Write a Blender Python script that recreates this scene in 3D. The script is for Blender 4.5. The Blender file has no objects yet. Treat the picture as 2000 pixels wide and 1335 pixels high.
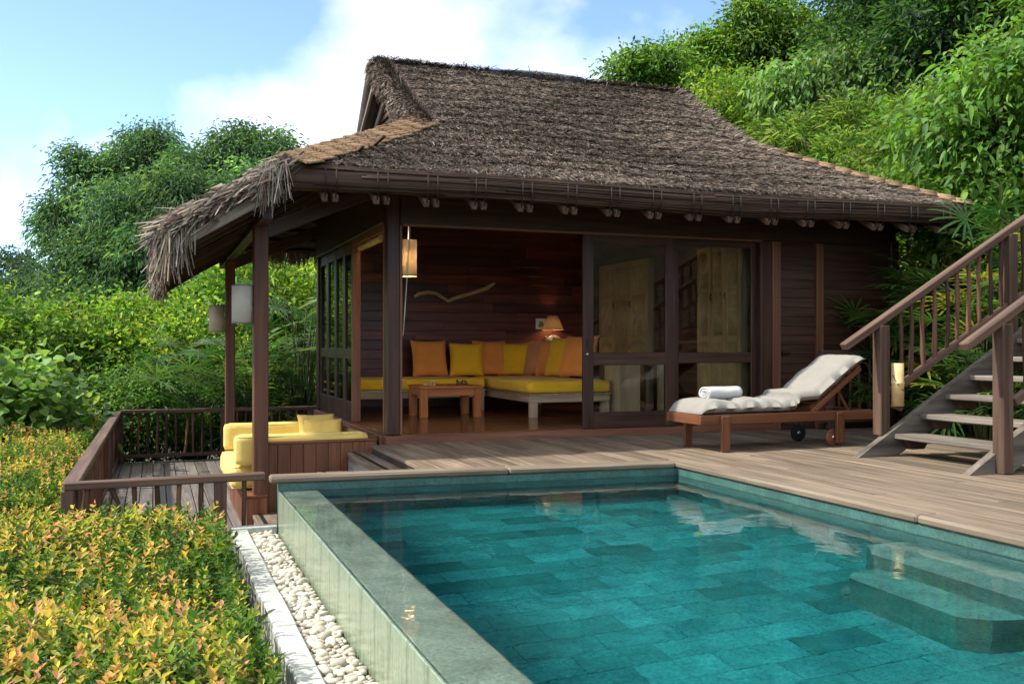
import bpy, bmesh, math, random
import numpy as np
from mathutils import Vector, Matrix
rng = np.random.default_rng(7)
random.seed(7)
R = math.radians
sc = bpy.context.scene
col = sc.collection

# ------------------------------------------------------------------ camera, sky, sun, exposure
cam = bpy.data.cameras.new('camera'); co = bpy.data.objects.new('camera', cam); col.objects.link(co)
cam.lens = 33.66; cam.sensor_width = 36; cam.clip_end = 4000; cam.clip_start = .05
co.location = (-2.125, -9.134, .95)
FW = Vector((.3503, .9366, .004)).normalized()
co.rotation_euler = FW.to_track_quat('-Z', 'Y').to_euler()
sc.camera = co
SUN_EL, SUN_BACK = 48, 11
S = Vector((-math.cos(R(SUN_EL))*math.cos(R(SUN_BACK)), math.cos(R(SUN_EL))*math.sin(R(SUN_BACK)), math.sin(R(SUN_EL))))
w = bpy.data.worlds.new('World'); sc.world = w; w.use_nodes = True
nt = w.node_tree; nt.nodes.clear()
def N(t, tree=None, **kw):
    n = (tree or nt).nodes.new(t)
    for k, v in kw.items():
        if k.startswith('i_'):
            n.inputs[k[2:].replace('_', ' ')].default_value = v
        else: setattr(n, k, v)
    return n
wo = N('ShaderNodeOutputWorld'); bg = N('ShaderNodeBackground')
sky = N('ShaderNodeTexSky', sky_type='NISHITA', sun_disc=False, sun_elevation=R(SUN_EL), sun_rotation=math.atan2(S.x, S.y), air_density=.52, dust_density=.1, ozone_density=1.6)
tc = N('ShaderNodeTexCoord'); mp = N('ShaderNodeMapping')
mp.inputs['Scale'].default_value = (1.0, 1.0, 1.5); mp.inputs['Location'].default_value = (1.4, .74, 2.6); mp.inputs['Rotation'].default_value = (0, 0, R(-36))
no = N('ShaderNodeTexNoise'); no.inputs['Scale'].default_value = 1.6; no.inputs['Detail'].default_value = 7; no.inputs['Roughness'].default_value = .52
no.inputs['Distortion'].default_value = .25
rp = N('ShaderNodeValToRGB'); rp.color_ramp.elements[0].position = .405; rp.color_ramp.elements[1].position = .53
mx = N('ShaderNodeMix', data_type='RGBA')
n2 = N('ShaderNodeTexNoise'); n2.inputs['Scale'].default_value = 4.5; n2.inputs['Detail'].default_value = 6; nt.links.new(mp.outputs[0], n2.inputs['Vector'])
cr_ = N('ShaderNodeValToRGB'); cr_.color_ramp.elements[0].position = .3; cr_.color_ramp.elements[1].position = .7; cr_.color_ramp.elements[0].color = (3.0, 3.2, 3.5, 1); cr_.color_ramp.elements[1].color = (4.4, 4.5, 4.6, 1)
nt.links.new(n2.outputs['Fac'], cr_.inputs[0]); nt.links.new(cr_.outputs[0], mx.inputs[7])
L = nt.links.new
L(tc.outputs['Generated'], mp.inputs['Vector']); L(mp.outputs[0], no.inputs['Vector']); L(no.outputs['Fac'], rp.inputs[0])
L(rp.outputs[0], mx.inputs[0]); L(sky.outputs[0], mx.inputs[6]); L(mx.outputs[2], bg.inputs['Color']); L(bg.outputs[0], wo.inputs[0])
bg.inputs['Strength'].default_value = .132
sl = bpy.data.lights.new('sun', 'SUN'); so = bpy.data.objects.new('sun', sl); col.objects.link(so)
sl.energy = 2.0; sl.angle = R(1.5); sl.color = (1, .95, .86)
so.rotation_euler = (-S).to_track_quat('-Z', 'Y').to_euler(); so.location = (-20, 0, 30)
vs = sc.view_settings; vs.view_transform = 'Standard'; vs.look = 'None'; vs.exposure = 1.75; vs.gamma = 1; vs.use_curve_mapping = False
cy = sc.cycles
cy.use_denoising = True; cy.max_bounces = 10; cy.transparent_max_bounces = 24; cy.diffuse_bounces = 4; cy.sample_clamp_indirect = 6; cy.caustics_reflective = False

# ------------------------------------------------------------------ materials
M = {}
def newmat(name):
    m = bpy.data.materials.new(name); m.use_nodes = True
    t = m.node_tree; b = t.nodes['Principled BSDF']; M[name] = m
    return m, t, b
def ramp(t, fac, c1, c2, p1=.3, p2=.7):
    r = N('ShaderNodeValToRGB', t); e = r.color_ramp.elements
    e[0].position = p1; e[1].position = p2; e[0].color = (*c1, 1); e[1].color = (*c2, 1)
    t.links.new(fac, r.inputs[0]); return r.outputs[0]
def mul(t, a, b, fac=1.0, mode='MULTIPLY'):
    n = N('ShaderNodeMix', t, data_type='RGBA', blend_type=mode); n.inputs[0].default_value = fac
    t.links.new(a, n.inputs[6])
    if isinstance(b, tuple): n.inputs[7].default_value = (*b, 1)
    else: t.links.new(b, n.inputs[7])
    return n.outputs[2]
def noise(t, vec, scale, detail=5, rough=.55):
    n = N('ShaderNodeTexNoise', t); n.inputs['Scale'].default_value = scale; n.inputs['Detail'].default_value = detail; n.inputs['Roughness'].default_value = rough
    if vec is not None: t.links.new(vec, n.inputs['Vector'])
    return n.outputs['Fac']
def objvec(t, scale=(1, 1, 1), rand=True):
    c = N('ShaderNodeTexCoord', t); mpp = N('ShaderNodeMapping', t); mpp.inputs['Scale'].default_value = scale
    if rand:
        oi = N('ShaderNodeObjectInfo', t); ml = N('ShaderNodeMath', t, operation='MULTIPLY'); ml.inputs[1].default_value = 53.7
        ad = N('ShaderNodeVectorMath', t, operation='ADD')
        t.links.new(oi.outputs['Random'], ml.inputs[0]); t.links.new(c.outputs['Object'], ad.inputs[0]); t.links.new(ml.outputs[0], ad.inputs[1])
        t.links.new(ad.outputs[0], mpp.inputs['Vector'])
    else: t.links.new(c.outputs['Object'], mpp.inputs['Vector'])
    return mpp.outputs[0]
def bump(t, b, h, s=.3, d=.01):
    n = N('ShaderNodeBump', t); n.inputs['Strength'].default_value = s; n.inputs['Distance'].default_value = d
    t.links.new(h, n.inputs['Height']); t.links.new(n.outputs[0], b.inputs['Normal'])
def objrand(t, colr, lo=.75, hi=1.2):
    oi = N('ShaderNodeObjectInfo', t); mr = N('ShaderNodeMapRange', t); mr.inputs['To Min'].default_value = lo; mr.inputs['To Max'].default_value = hi
    wn = N('ShaderNodeTexWhiteNoise', t, noise_dimensions='1D'); t.links.new(oi.outputs['Random'], wn.inputs['W'])
    t.links.new(wn.outputs['Value'], mr.inputs['Value'])
    cmb = N('ShaderNodeCombineColor', t)
    for i in range(3): t.links.new(mr.outputs[0], cmb.inputs[i])
    return mul(t, colr, cmb.outputs[0])
def wood(name, c1, c2, rough=.55, grain=22, along=1.3, b=.25, lo=.75, hi=1.2, spec=.35, blotch=.5):
    m, t, p = newmat(name)
    f = noise(t, objvec(t, (along, grain, grain)), 1.0, 7, .62)
    f2 = noise(t, objvec(t, (.8, 2.5, 2.5)), 1.6, 4)
    c = ramp(t, f, c1, c2, .32, .68)
    c = mul(t, c, ramp(t, f2, (.6, .58, .56), (1.15, 1.15, 1.15), .3, .7), blotch)
    t.links.new(objrand(t, c, lo, hi), p.inputs['Base Color'])
    p.inputs['Roughness'].default_value = rough; p.inputs['Specular IOR Level'].default_value = spec
    bump(t, p, f, b, .004); return m
def plain(name, c, rough=.6, var=.15, sc_=8, b=0., spec=.4, metal=0):
    m, t, p = newmat(name)
    f = noise(t, objvec(t), sc_, 5)
    cc = ramp(t, f, tuple(x*(1-var) for x in c), tuple(min(1, x*(1+var)) for x in c))
    t.links.new(cc, p.inputs['Base Color']); p.inputs['Roughness'].default_value = rough
    p.inputs['Specular IOR Level'].default_value = spec; p.inputs['Metallic'].default_value = metal
    if b: bump(t, p, f, b, .004)
    return m
def fabric(name, c, var=.06):
    m, t, p = newmat(name)
    f = noise(t, objvec(t), 7, 4); g = noise(t, objvec(t), 420, 2)
    cc = ramp(t, f, tuple(x*(1-var) for x in c), tuple(min(1, x*(1+var)) for x in c))
    t.links.new(cc, p.inputs['Base Color']); p.inputs['Roughness'].default_value = .95; p.inputs['Specular IOR Level'].default_value = .15
    p.inputs['Sheen Weight'].default_value = .15
    ad = N('ShaderNodeMath', t, operation='MULTIPLY_ADD'); ad.inputs[1].default_value = .25
    t.links.new(g, ad.inputs[0]); t.links.new(f, ad.inputs[2]); bump(t, p, ad.outputs[0], .55, .02)
    return m
wood('deckwood', (.092, .066, .044), (.26, .198, .138), .72, 26, 1.1, .5, .72, 1.25, .25)
wood('copingwood', (.105, .077, .053), (.26, .205, .147), .75, 22, 1.0, .55, .9, 1.1, .25)
wood('terracewood', (.09, .075, .065), (.23, .20, .175), .55, 26, 1.1, .4, .7, 1.2, .35)
wood('darkwood', (.024, .0105, .0065), (.075, .033, .020), .42, 24, 1.4, .2, .85, 1.15, .4)
wood('postwood', (.085, .031, .015), (.19, .076, .038), .5, 30, 1.0, .25, .85, 1.15, .4)
wood('trimwood', (.12, .047, .025), (.24, .105, .058), .5, 30, 1.0, .25, .9, 1.1, .4)
wood('mahogany', (.055, .0125, .0085), (.18, .048, .031), .3, 16, .9, .15, .6, 1.5, .5, .8)
wood('floorwood', (.10, .035, .014), (.22, .085, .035), .16, 20, 1.0, .08, .75, 1.25, .5)
wood('benchwood', (.095, .034, .015), (.23, .09, .04), .45, 24, 1.2, .25, .75, 1.25, .4)
wood('railwood', (.062, .034, .022), (.15, .09, .062), .65, 24, 1.0, .4, .8, 1.2, .3)
wood('stickwood', (.055, .026, .016), (.15, .07, .04), .6, 12, 1.2, .3, .5, 1.7, .3)
wood('treadwood', (.105, .087, .069), (.25, .215, .175), .8, 22, 1.0, .6, .85, 1.15, .2)
wood('stringwood', (.07, .058, .045), (.21, .18, .145), .85, 14, 1.2, .8, .9, 1.1, .2)
wood('teak', (.10, .036, .016), (.21, .08, .035), .4, 22, 1.1, .2, .85, 1.2, .4)
wood('paleoak', (.36, .26, .16), (.58, .45, .30), .55, 20, 1.0, .15, .9, 1.1, .35)
wood('orangewood', (.36, .11, .028), (.55, .20, .055), .35, 18, 1.0, .1, .9, 1.1, .45)
wood('greywood', (.17, .15, .125), (.36, .32, .27), .8, 22, 1.0, .5, .9, 1.1, .2)
wood('bamboo', (.52, .345, .14), (.76, .55, .26), .4, 9, 1.5, .2, .9, 1.1, .4)
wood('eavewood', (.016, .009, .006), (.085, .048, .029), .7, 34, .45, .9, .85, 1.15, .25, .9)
wood('soffit', (.03, .018, .011), (.10, .06, .036), .7, 30, 1.0, .4, .7, 1.2, .25)
wood('caproof', (.20, .12, .065), (.46, .31, .18), .75, 60, 1.2, .9, .8, 1.15, .2, .6)
wood('driftwood', (.50, .36, .22), (.74, .58, .40), .8, 18, 2, .5, 1, 1, .2)
fabric('yellow', (.80, .60, .17)); fabric('seatyellow', (.92, .55, .03)); fabric('orange', (.90, .34, .075)); fabric('gold', (.92, .52, .025))
fabric('coral', (.74, .30, .12)); fabric('linen', (.28, .262, .225)); fabric('towel', (.55, .545, .53)); fabric('shade', (.60, .50, .36)); fabric('lampshade', (.66, .50, .30)); fabric('shadepale', (.58, .55, .47))
plain('added_diffuser', (.8, .78, .72), .6)
for nm in ('shade', 'shadepale', 'lampshade', 'added_diffuser'):
    t = M[nm].node_tree; p = t.nodes['Principled BSDF']; tl = N('ShaderNodeBsdfTranslucent', t); ms = N('ShaderNodeMixShader', t); ms.inputs[0].default_value = {'lampshade': .22, 'added_diffuser': .6}.get(nm, .04)
    t.links.new(p.inputs['Base Color'].links[0].from_socket, tl.inputs['Color']); t.links.new(p.outputs[0], ms.inputs[1]); t.links.new(tl.outputs[0], ms.inputs[2]); t.links.new(ms.outputs[0], t.nodes['Material Output'].inputs['Surface'])
plain('rubber', (.012, .011, .01), .7); plain('black', (.012, .01, .009), .5); plain('metal', (.5, .5, .5), .35, .05, 8, 0, .5, 1)
plain('white', (.75, .73, .68), .5); plain('rope', (.7, .68, .62), .8); plain('soil', (.05, .04, .025), .95, .4, 3, .5)
plain('bronze', (.09, .04, .022), .5); plain('ceramic', (.72, .66, .52), .4); plain('fruitgreen', (.28, .34, .05), .4); plain('fruitorange', (.62, .20, .03), .4)
plain('chesslight', (.6, .45, .26), .4); plain('chessdark', (.05, .03, .02), .4); plain('tarp', (.10, .115, .135), .5, .4, 6, .4)
plain('thatchbase', (.075, .06, .048), .95, .5, 5, .6); plain('bark', (.10, .075, .05), .9, .35, 9, .7); plain('stem', (.07, .09, .03), .7)
plain('ceilpale', (.60, .55, .46), .8)
plain('ropebrown', (.012, .008, .006), .7)
# pebbles
m, t, p = newmat('pebble'); f = noise(t, objvec(t), 14, 5)
t.links.new(objrand(t, ramp(t, f, (.42, .36, .27), (.74, .68, .57)), .62, 1.15), p.inputs['Base Color']); p.inputs['Roughness'].default_value = .7; bump(t, p, f, .2, .004)
# pale kerb stone
m, t, p = newmat('kerbstone'); f = noise(t, objvec(t), 22, 8, .7)
t.links.new(objrand(t, ramp(t, f, (.33, .345, .30), (.52, .52, .475)), .88, 1.1), p.inputs['Base Color']); p.inputs['Roughness'].default_value = .8; bump(t, p, f, .4, .004)
# green volcanic pool stone
def poolstone(name, c1, c2, lo, hi, rough=.55):
    m, t, p = newmat(name)
    f = noise(t, objvec(t), 46, 8, .75); g = noise(t, objvec(t), 5, 4)
    c = mul(t, ramp(t, f, c1, c2, .38, .62), ramp(t, g, (.62, .66, .65), (1.2, 1.2, 1.17), .32, .68), .9)
    sp = noise(t, objvec(t), 120, 3, .6); c = mul(t, c, ramp(t, sp, (.35, .42, .42), (1, 1, 1), .33, .42), .7)
    t.links.new(objrand(t, c, lo, hi), p.inputs['Base Color']); p.inputs['Roughness'].default_value = rough; bump(t, p, f, .25, .003)
    return m, t, p
poolstone('tile', (.105, .255, .26), (.25, .43, .42), .74, 1.15)
poolstone('darktile', (.075, .165, .165), (.15, .25, .245), .85, 1.15)
poolstone('stepstone', (.13, .23, .205), (.25, .36, .325), .9, 1.1)
poolstone('edgestone', (.20, .27, .21), (.38, .45, .36), .9, 1.1, .3)
poolstone('bandtile', (.03, .10, .085), (.08, .19, .16), .85, 1.15)
# outer spill wall: wet pale green stone with dark run marks
m, t, p = newmat('spillwall')
v = objvec(t, (1, 1, .06), False); f = noise(t, v, 26, 6, .6); g = noise(t, objvec(t, (1, 1, 1), False), 40, 8, .7); big = noise(t, objvec(t, (1, 1, .15), False), 5, 3)
c = ramp(t, g, (.19, .26, .18), (.36, .42, .32)); c = mul(t, c, ramp(t, f, (.25, .28, .22), (1.05, 1.05, 1.0), .34, .52), .75); c = mul(t, c, ramp(t, big, (.6, .66, .55), (1.1, 1.1, 1.05)), .7)
t.links.new(c, p.inputs['Base Color']); p.inputs['Roughness'].default_value = .3; p.inputs['Coat Weight'].default_value = .3; p.inputs['Coat Roughness'].default_value = .12; bump(t, p, g, .12, .003)
# water: fresnel reflection over tinted refraction
m, t, p = newmat('water'); t.nodes.remove(p); out = t.nodes['Material Output']
fr = N('ShaderNodeFresnel', t); fr.inputs['IOR'].default_value = 1.33
rf = N('ShaderNodeBsdfRefraction', t); rf.inputs['IOR'].default_value = 1.33; rf.inputs['Roughness'].default_value = 0; rf.inputs['Color'].default_value = (.97, .99, .99, 1)
gl = N('ShaderNodeBsdfGlossy', t); gl.inputs['Roughness'].default_value = 0.0
ms = N('ShaderNodeMixShader', t); bp = N('ShaderNodeBump', t); bp.inputs['Strength'].default_value = .10; bp.inputs['Distance'].default_value = .02
f = noise(t, objvec(t, (1, 1, 1), False), 5.5, 3, .5); t.links.new(f, bp.inputs['Height'])
for n_ in (fr, rf, gl): t.links.new(bp.outputs[0], n_.inputs['Normal'])
t.links.new(fr.outputs[0], ms.inputs[0]); t.links.new(rf.outputs[0], ms.inputs[1]); t.links.new(gl.outputs[0], ms.inputs[2]); t.links.new(ms.outputs[0], out.inputs['Surface'])
va = N('ShaderNodeVolumeAbsorption', t); va.inputs['Color'].default_value = (.0, .83, .86, 1); va.inputs['Density'].default_value = .85; t.links.new(va.outputs[0], out.inputs['Volume'])
# window glass: fresnel reflection over a clear pane
m, t, p = newmat('glass'); t.nodes.remove(p); out = t.nodes['Material Output']
fr = N('ShaderNodeFresnel', t); fr.inputs['IOR'].default_value = 1.38
tr = N('ShaderNodeBsdfTransparent', t); tr.inputs['Color'].default_value = (.86, .88, .86, 1)
gl = N('ShaderNodeBsdfGlossy', t); gl.inputs['Roughness'].default_value = 0.0; ms = N('ShaderNodeMixShader', t)
mm = N('ShaderNodeMath', t, operation='MULTIPLY'); mm.inputs[1].default_value = 1.0; mm.use_clamp = True
t.links.new(fr.outputs[0], mm.inputs[0]); t.links.new(mm.outputs[0], ms.inputs[0]); t.links.new(tr.outputs[0], ms.inputs[1]); t.links.new(gl.outputs[0], ms.inputs[2]); t.links.new(ms.outputs[0], out.inputs['Surface'])
# leaves and straw, coloured leaf by leaf
def leafmat(name, trans=.42, rough=.52, spec=.28):
    m, t, p = newmat(name); a = N('ShaderNodeAttribute', t, attribute_name='Col'); out = t.nodes['Material Output']
    t.links.new(a.outputs['Color'], p.inputs['Base Color']); p.inputs['Roughness'].default_value = rough; p.inputs['Specular IOR Level'].default_value = spec
    if trans:
        tl = N('ShaderNodeBsdfTranslucent', t); ms = N('ShaderNodeMixShader', t); ms.inputs[0].default_value = trans
        t.links.new(mul(t, a.outputs['Color'], (1.5, 1.5, .7)), tl.inputs['Color'])
        t.links.new(p.outputs[0], ms.inputs[1]); t.links.new(tl.outputs[0], ms.inputs[2]); t.links.new(ms.outputs[0], out.inputs['Surface'])
leafmat('leaf'); leafmat('straw', 0, .85, .15)
# ground
m, t, p = newmat('groundmat'); f = noise(t, objvec(t, rand=False), 1.2, 8, .65)
t.links.new(ramp(t, f, (.025, .028, .012), (.07, .06, .03)), p.inputs['Base Color']); p.inputs['Roughness'].default_value = 1; bump(t, p, f, .6, .05)

# ------------------------------------------------------------------ helpers
WM = {}
def link(o, parent=None, mtx=None):
    col.objects.link(o); mtx = mtx or Matrix.Identity(4)
    if parent is not None:
        o.parent = parent; o.matrix_parent_inverse = WM[parent].inverted()
    o.matrix_basis = mtx; WM[o] = mtx.copy(); return o
def tag(o, label, cat, group=None):
    o['label'] = label; o['category'] = cat
    if group: o['group'] = group
    return o
def kind(o, k): o['kind'] = k; return o
def empty(name, loc=(0, 0, 0), parent=None):
    return link(bpy.data.objects.new(name, None), parent, Matrix.Translation(loc))
def mesh_np(name, v, f, cols=None, smooth=False):
    f = np.asarray(f, np.int32)
    if f.shape[1] == 4 and (f[:, 2] == f[:, 3]).any():   # some triangles: split everything into triangles
        t3 = f[:, 2] == f[:, 3]; fq = f[~t3]; cq = None if cols is None else cols[~t3]; ct_ = None if cols is None else cols[t3]
        cols = None if cols is None else np.concatenate([cq, cq, ct_]); f = np.concatenate([fq[:, :3], fq[:, [0, 2, 3]], f[t3][:, :3]])
    me = bpy.data.meshes.new(name); v = np.asarray(v, np.float32); f = np.asarray(f, np.int32); k = f.shape[1]
    me.vertices.add(len(v)); me.vertices.foreach_set('co', v.ravel())
    me.loops.add(f.size); me.loops.foreach_set('vertex_index', f.ravel())
    me.polygons.add(len(f)); me.polygons.foreach_set('loop_start', np.arange(0, f.size, k, dtype=np.int32))
    if smooth: me.polygons.foreach_set('use_smooth', np.ones(len(f), bool))
    me.update(calc_edges=True)
    if cols is not None:
        a = me.attributes.new('Col', 'FLOAT_COLOR', 'FACE'); c = np.ones((len(f), 4), np.float32); c[:, :3] = cols
        a.data.foreach_set('color', c.ravel())
    return me
def add(name, me, mat, parent=None, mtx=None):
    if mat and not me.materials: me.materials.append(M[mat])
    return link(bpy.data.objects.new(name, me), parent, mtx)
_bc = {}
def boxmesh(lx, ly, lz, bev, mat):
    key = (round(lx, 4), round(ly, 4), round(lz, 4), bev, mat)
    if key in _bc: return _bc[key]
    bm = bmesh.new(); bmesh.ops.create_cube(bm, size=1); bmesh.ops.scale(bm, vec=(lx, ly, lz), verts=bm.verts)
    bv = min(bev, .3*min(lx, ly, lz))
    if bv > 0: bmesh.ops.bevel(bm, geom=bm.edges[:], offset=bv, segments=1, affect='EDGES')
    me = bpy.data.meshes.new('box'); bm.to_mesh(me); bm.free(); me.materials.append(M[mat]); _bc[key] = me; return me
def basis(p0, p1, up=(0, 0, 1)):
    x = (Vector(p1)-Vector(p0)).normalized(); u = Vector(up)
    if abs(x.dot(u)) > .98: u = Vector((0, 1, 0))
    y = u.cross(x).normalized(); z = x.cross(y)
    m_ = Matrix((x, y, z)).transposed().to_4x4(); m_.translation = (Vector(p0)+Vector(p1))/2; return m_
def beam(name, p0, p1, w_, h_, mat, parent=None, up=(0, 0, 1), bev=.006):
    """box with its length (and wood grain) along p0-p1; w_ sideways, h_ along up"""
    ln = (Vector(p1)-Vector(p0)).length
    return link(bpy.data.objects.new(name, boxmesh(ln, w_, h_, bev, mat)), parent, basis(p0, p1, up))
def bx(name, x0, x1, y0, y1, z0, z1, mat, parent=None, bev=.006):
    """axis box, grain along the longest side"""
    d = (x1-x0, y1-y0, z1-z0); c = Vector(((x0+x1)/2, (y0+y1)/2, (z0+z1)/2)); i = d.index(max(d))
    if i == 0: return beam(name, (x0, c.y, c.z), (x1, c.y, c.z), d[1], d[2], mat, parent, (0, 0, 1), bev)
    if i == 1: return beam(name, (c.x, y0, c.z), (c.x, y1, c.z), d[0], d[2], mat, parent, (0, 0, 1), bev)
    return beam(name, (c.x, c.y, z0), (c.x, c.y, z1), d[0], d[1], mat, parent, (0, 1, 0), bev)
def tube_data(pts, rad, sides=8, cap=True):
    pts = [Vector(p_) for p_ in pts]; v, f = [], []; n = len(pts)
    if not hasattr(rad, '__len__'): rad = [rad]*n
    ref = Vector((.3, .2, 1)).normalized()
    for i, p_ in enumerate(pts):
        d = (pts[min(i+1, n-1)]-pts[max(i-1, 0)]).normalized()
        if abs(d.dot(ref)) > .97: r_ = Vector((1, 0, 0))
        else: r_ = ref
        a = d.cross(r_).normalized(); b_ = d.cross(a)
        for s in range(sides):
            an = 2*math.pi*s/sides; v.append(p_+(a*math.cos(an)+b_*math.sin(an))*rad[i])
    for i in range(n-1):
        for s in range(sides):
            s2 = (s+1) % sides; f.append((i*sides+s, i*sides+s2, (i+1)*sides+s2, (i+1)*sides+s))
    if cap: f.append(tuple(range(sides))[::-1]); f.append(tuple((n-1)*sides+s for s in range(sides)))
    return v, f
def pyobj(name, v, f, mat, parent=None, mtx=None, smooth=True):
    me = bpy.data.meshes.new(name); me.from_pydata([tuple(q) for q in v], [], f); me.update()
    if smooth:
        for q in me.polygons: q.use_smooth = len(q.vertices) == 4
    bm = bmesh.new(); bm.from_mesh(me); bmesh.ops.recalc_face_normals(bm, faces=bm.faces); bm.to_mesh(me); bm.free()
    return add(name, me, mat, parent, mtx)
def tube(name, pts, rad, mat, parent=None, sides=8, mtx=None, cap=True):
    v, f = tube_data(pts, rad, sides, cap); return pyobj(name, v, f, mat, parent, mtx)
def tubes(name, lst, mat, parent=None, sides=6):
    V, F = [], []
    for pts, rad in lst:
        v, f = tube_data(pts, rad, sides); o = len(V); V += v; F += [tuple(i+o for i in q) for q in f]
    return pyobj(name, V, F, mat, parent)
def lathe(name, prof, mat, parent=None, mtx=None, n=20):
    v, f = [], []
    for r_, z_ in prof:
        for s in range(n): a = 2*math.pi*s/n; v.append((r_*math.cos(a), r_*math.sin(a), z_))
    for i in range(len(prof)-1):
        for s in range(n): s2 = (s+1) % n; f.append((i*n+s, i*n+s2, (i+1)*n+s2, (i+1)*n+s))
    return pyobj(name, v, f, mat, parent, mtx)
def rbox_mesh(name, dims, r, puff=0., seg=12, wob=.0, seed=0):
    h = [d/2 for d in dims]; bm = bmesh.new(); bmesh.ops.create_cube(bm, size=2)
    bmesh.ops.subdivide_edges(bm, edges=bm.edges[:], cuts=seg, use_grid_fill=True); rs = np.random.default_rng(seed); ph = rs.uniform(0, 6, 6)
    for v in bm.verts:
        c = [math.copysign(abs(q)**.7, q) for q in v.co]; fl = Vector([c[i]*h[i] for i in range(3)])
        inn = Vector([max(-h[i]+r, min(h[i]-r, fl[i])) for i in range(3)]); d = fl-inn
        q = inn+(d.normalized()*r if d.length > 1e-6 else Vector())
        if d.length <= 1e-6: q = fl
        if puff:
            u, w_ = q.x/h[0], q.y/h[1]; q.z *= 1+puff*max(0, (1-u*u))*max(0, (1-w_*w_))
        if wob:
            q += wob*Vector((math.sin(q.y*9+ph[0])*math.sin(q.z*11+ph[1]), math.sin(q.x*8+ph[2])*math.sin(q.z*9+ph[3]), math.sin(q.x*10+ph[4])*math.sin(q.y*12+ph[5])))
        v.co = q
    me = bpy.data.meshes.new(name); bm.to_mesh(me); bm.free()
    for q in me.polygons: q.use_smooth = True
    return me
def pillow_mesh(name, sx, sy, T, seed=0, n=16):
    rs = np.random.default_rng(seed); ph = rs.uniform(0, 6, 4); v, f = [], []
    for side in (1, -1):
        for i in range(n+1):
            for j in range(n+1):
                u, w_ = -1+2*i/n, -1+2*j/n; u = math.copysign(abs(u)**.8, u); w_ = math.copysign(abs(w_)**.8, w_)
                x = sx/2*u*(1-.09*(1-w_*w_)*u*u); y = sy/2*w_*(1-.09*(1-u*u)*w_*w_)
                z = side*T/2*max(0, (1-u**4)*(1-w_**4))**.55*(1+.08*math.sin(5*u+ph[0])*math.sin(4*w_+ph[1]))
                v.append((x, y, z))
    k = (n+1)**2
    for s in range(2):
        for i in range(n):
            for j in range(n):
                a = s*k+i*(n+1)+j; q = (a, a+n+1, a+n+2, a+1); f.append(q if s == 0 else q[::-1])
    me = bpy.data.meshes.new(name); me.from_pydata(v, [], f); bm = bmesh.new(); bm.from_mesh(me); bmesh.ops.remove_doubles(bm, verts=bm.verts, dist=1e-4); bm.to_mesh(me); bm.free()
    for q in me.polygons: q.use_smooth = True
    return me
def nrm(a): return a/np.maximum(np.linalg.norm(a, axis=-1, keepdims=True), 1e-9)
def leaf_arrays(P, D, Nn, Ln, Wd, fold=.22, droop=.15):
    D = nrm(D); Sd = nrm(np.cross(D, Nn)); Nn = np.cross(Sd, D); Ln = Ln[:, None]; Wd = Wd[:, None]; dz = np.array([0, 0, -1.])
    b = P; l1 = P+D*.33*Ln+Sd*.5*Wd+Nn*fold*Wd; r1 = P+D*.33*Ln-Sd*.5*Wd+Nn*fold*Wd
    l2 = P+D*.7*Ln+Sd*.34*Wd+Nn*fold*.6*Wd+dz*droop*.45*Ln; r2 = P+D*.7*Ln-Sd*.34*Wd+Nn*fold*.6*Wd+dz*droop*.45*Ln
    tp = P+D*Ln+dz*droop*Ln
    v = np.stack([b, l1, r1, l2, r2, tp], 1).reshape(-1, 3); o = (np.arange(len(P))*6)[:, None]
    f = np.stack([o+np.array([[0, 2, 4, 5]]), o+np.array([[0, 5, 3, 1]])], 1).reshape(-1, 4)
    return v, f
def leaf_hi(P, D, Nn, Ln, Wd, fold=.22, droop=.15, prof=((.12, .55), (.35, 1.0), (.62, .86), (.85, .42))):
    D = nrm(D); Sd = nrm(np.cross(D, Nn)); Nn = np.cross(Sd, D); Ln = Ln[:, None]; Wd = Wd[:, None]; dz = np.array([0, 0, -1.]); vs_ = [P]
    for a, w_ in prof:
        m_ = P+D*a*Ln+dz*droop*a*a*Ln; vs_ += [m_+Sd*.5*w_*Wd+Nn*fold*w_*Wd*.6, m_, m_-Sd*.5*w_*Wd+Nn*fold*w_*Wd*.6]
    vs_.append(P+D*Ln+dz*droop*Ln); k = len(vs_); q = len(prof); f = [(0, 0, 2, 1), (0, 0, 3, 2)]
    f = []
    for i in range(q-1): a = 1+3*i; f += [(a, a+1, a+4, a+3), (a+1, a+2, a+5, a+4)]
    a = 1+3*(q-1); f += [(0, 2, 1, 1), (0, 3, 2, 2), (a, a+1, k-1, k-1), (a+1, a+2, k-1, k-1)]
    v = np.stack(vs_, 1).reshape(-1, 3); o = np.arange(len(P))[:, None, None]*k; f = np.array(f)[None]+o
    return v, f.reshape(-1, 4), 2*(q-1)+4
def pick(cols, n, jit=.18):
    c = np.array(cols)[rng.integers(0, len(cols), n)]; return np.clip(c*(1+jit*rng.standard_normal((n, 1)))*(1+.07*rng.standard_normal((n, 3))), .003, .9)
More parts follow.
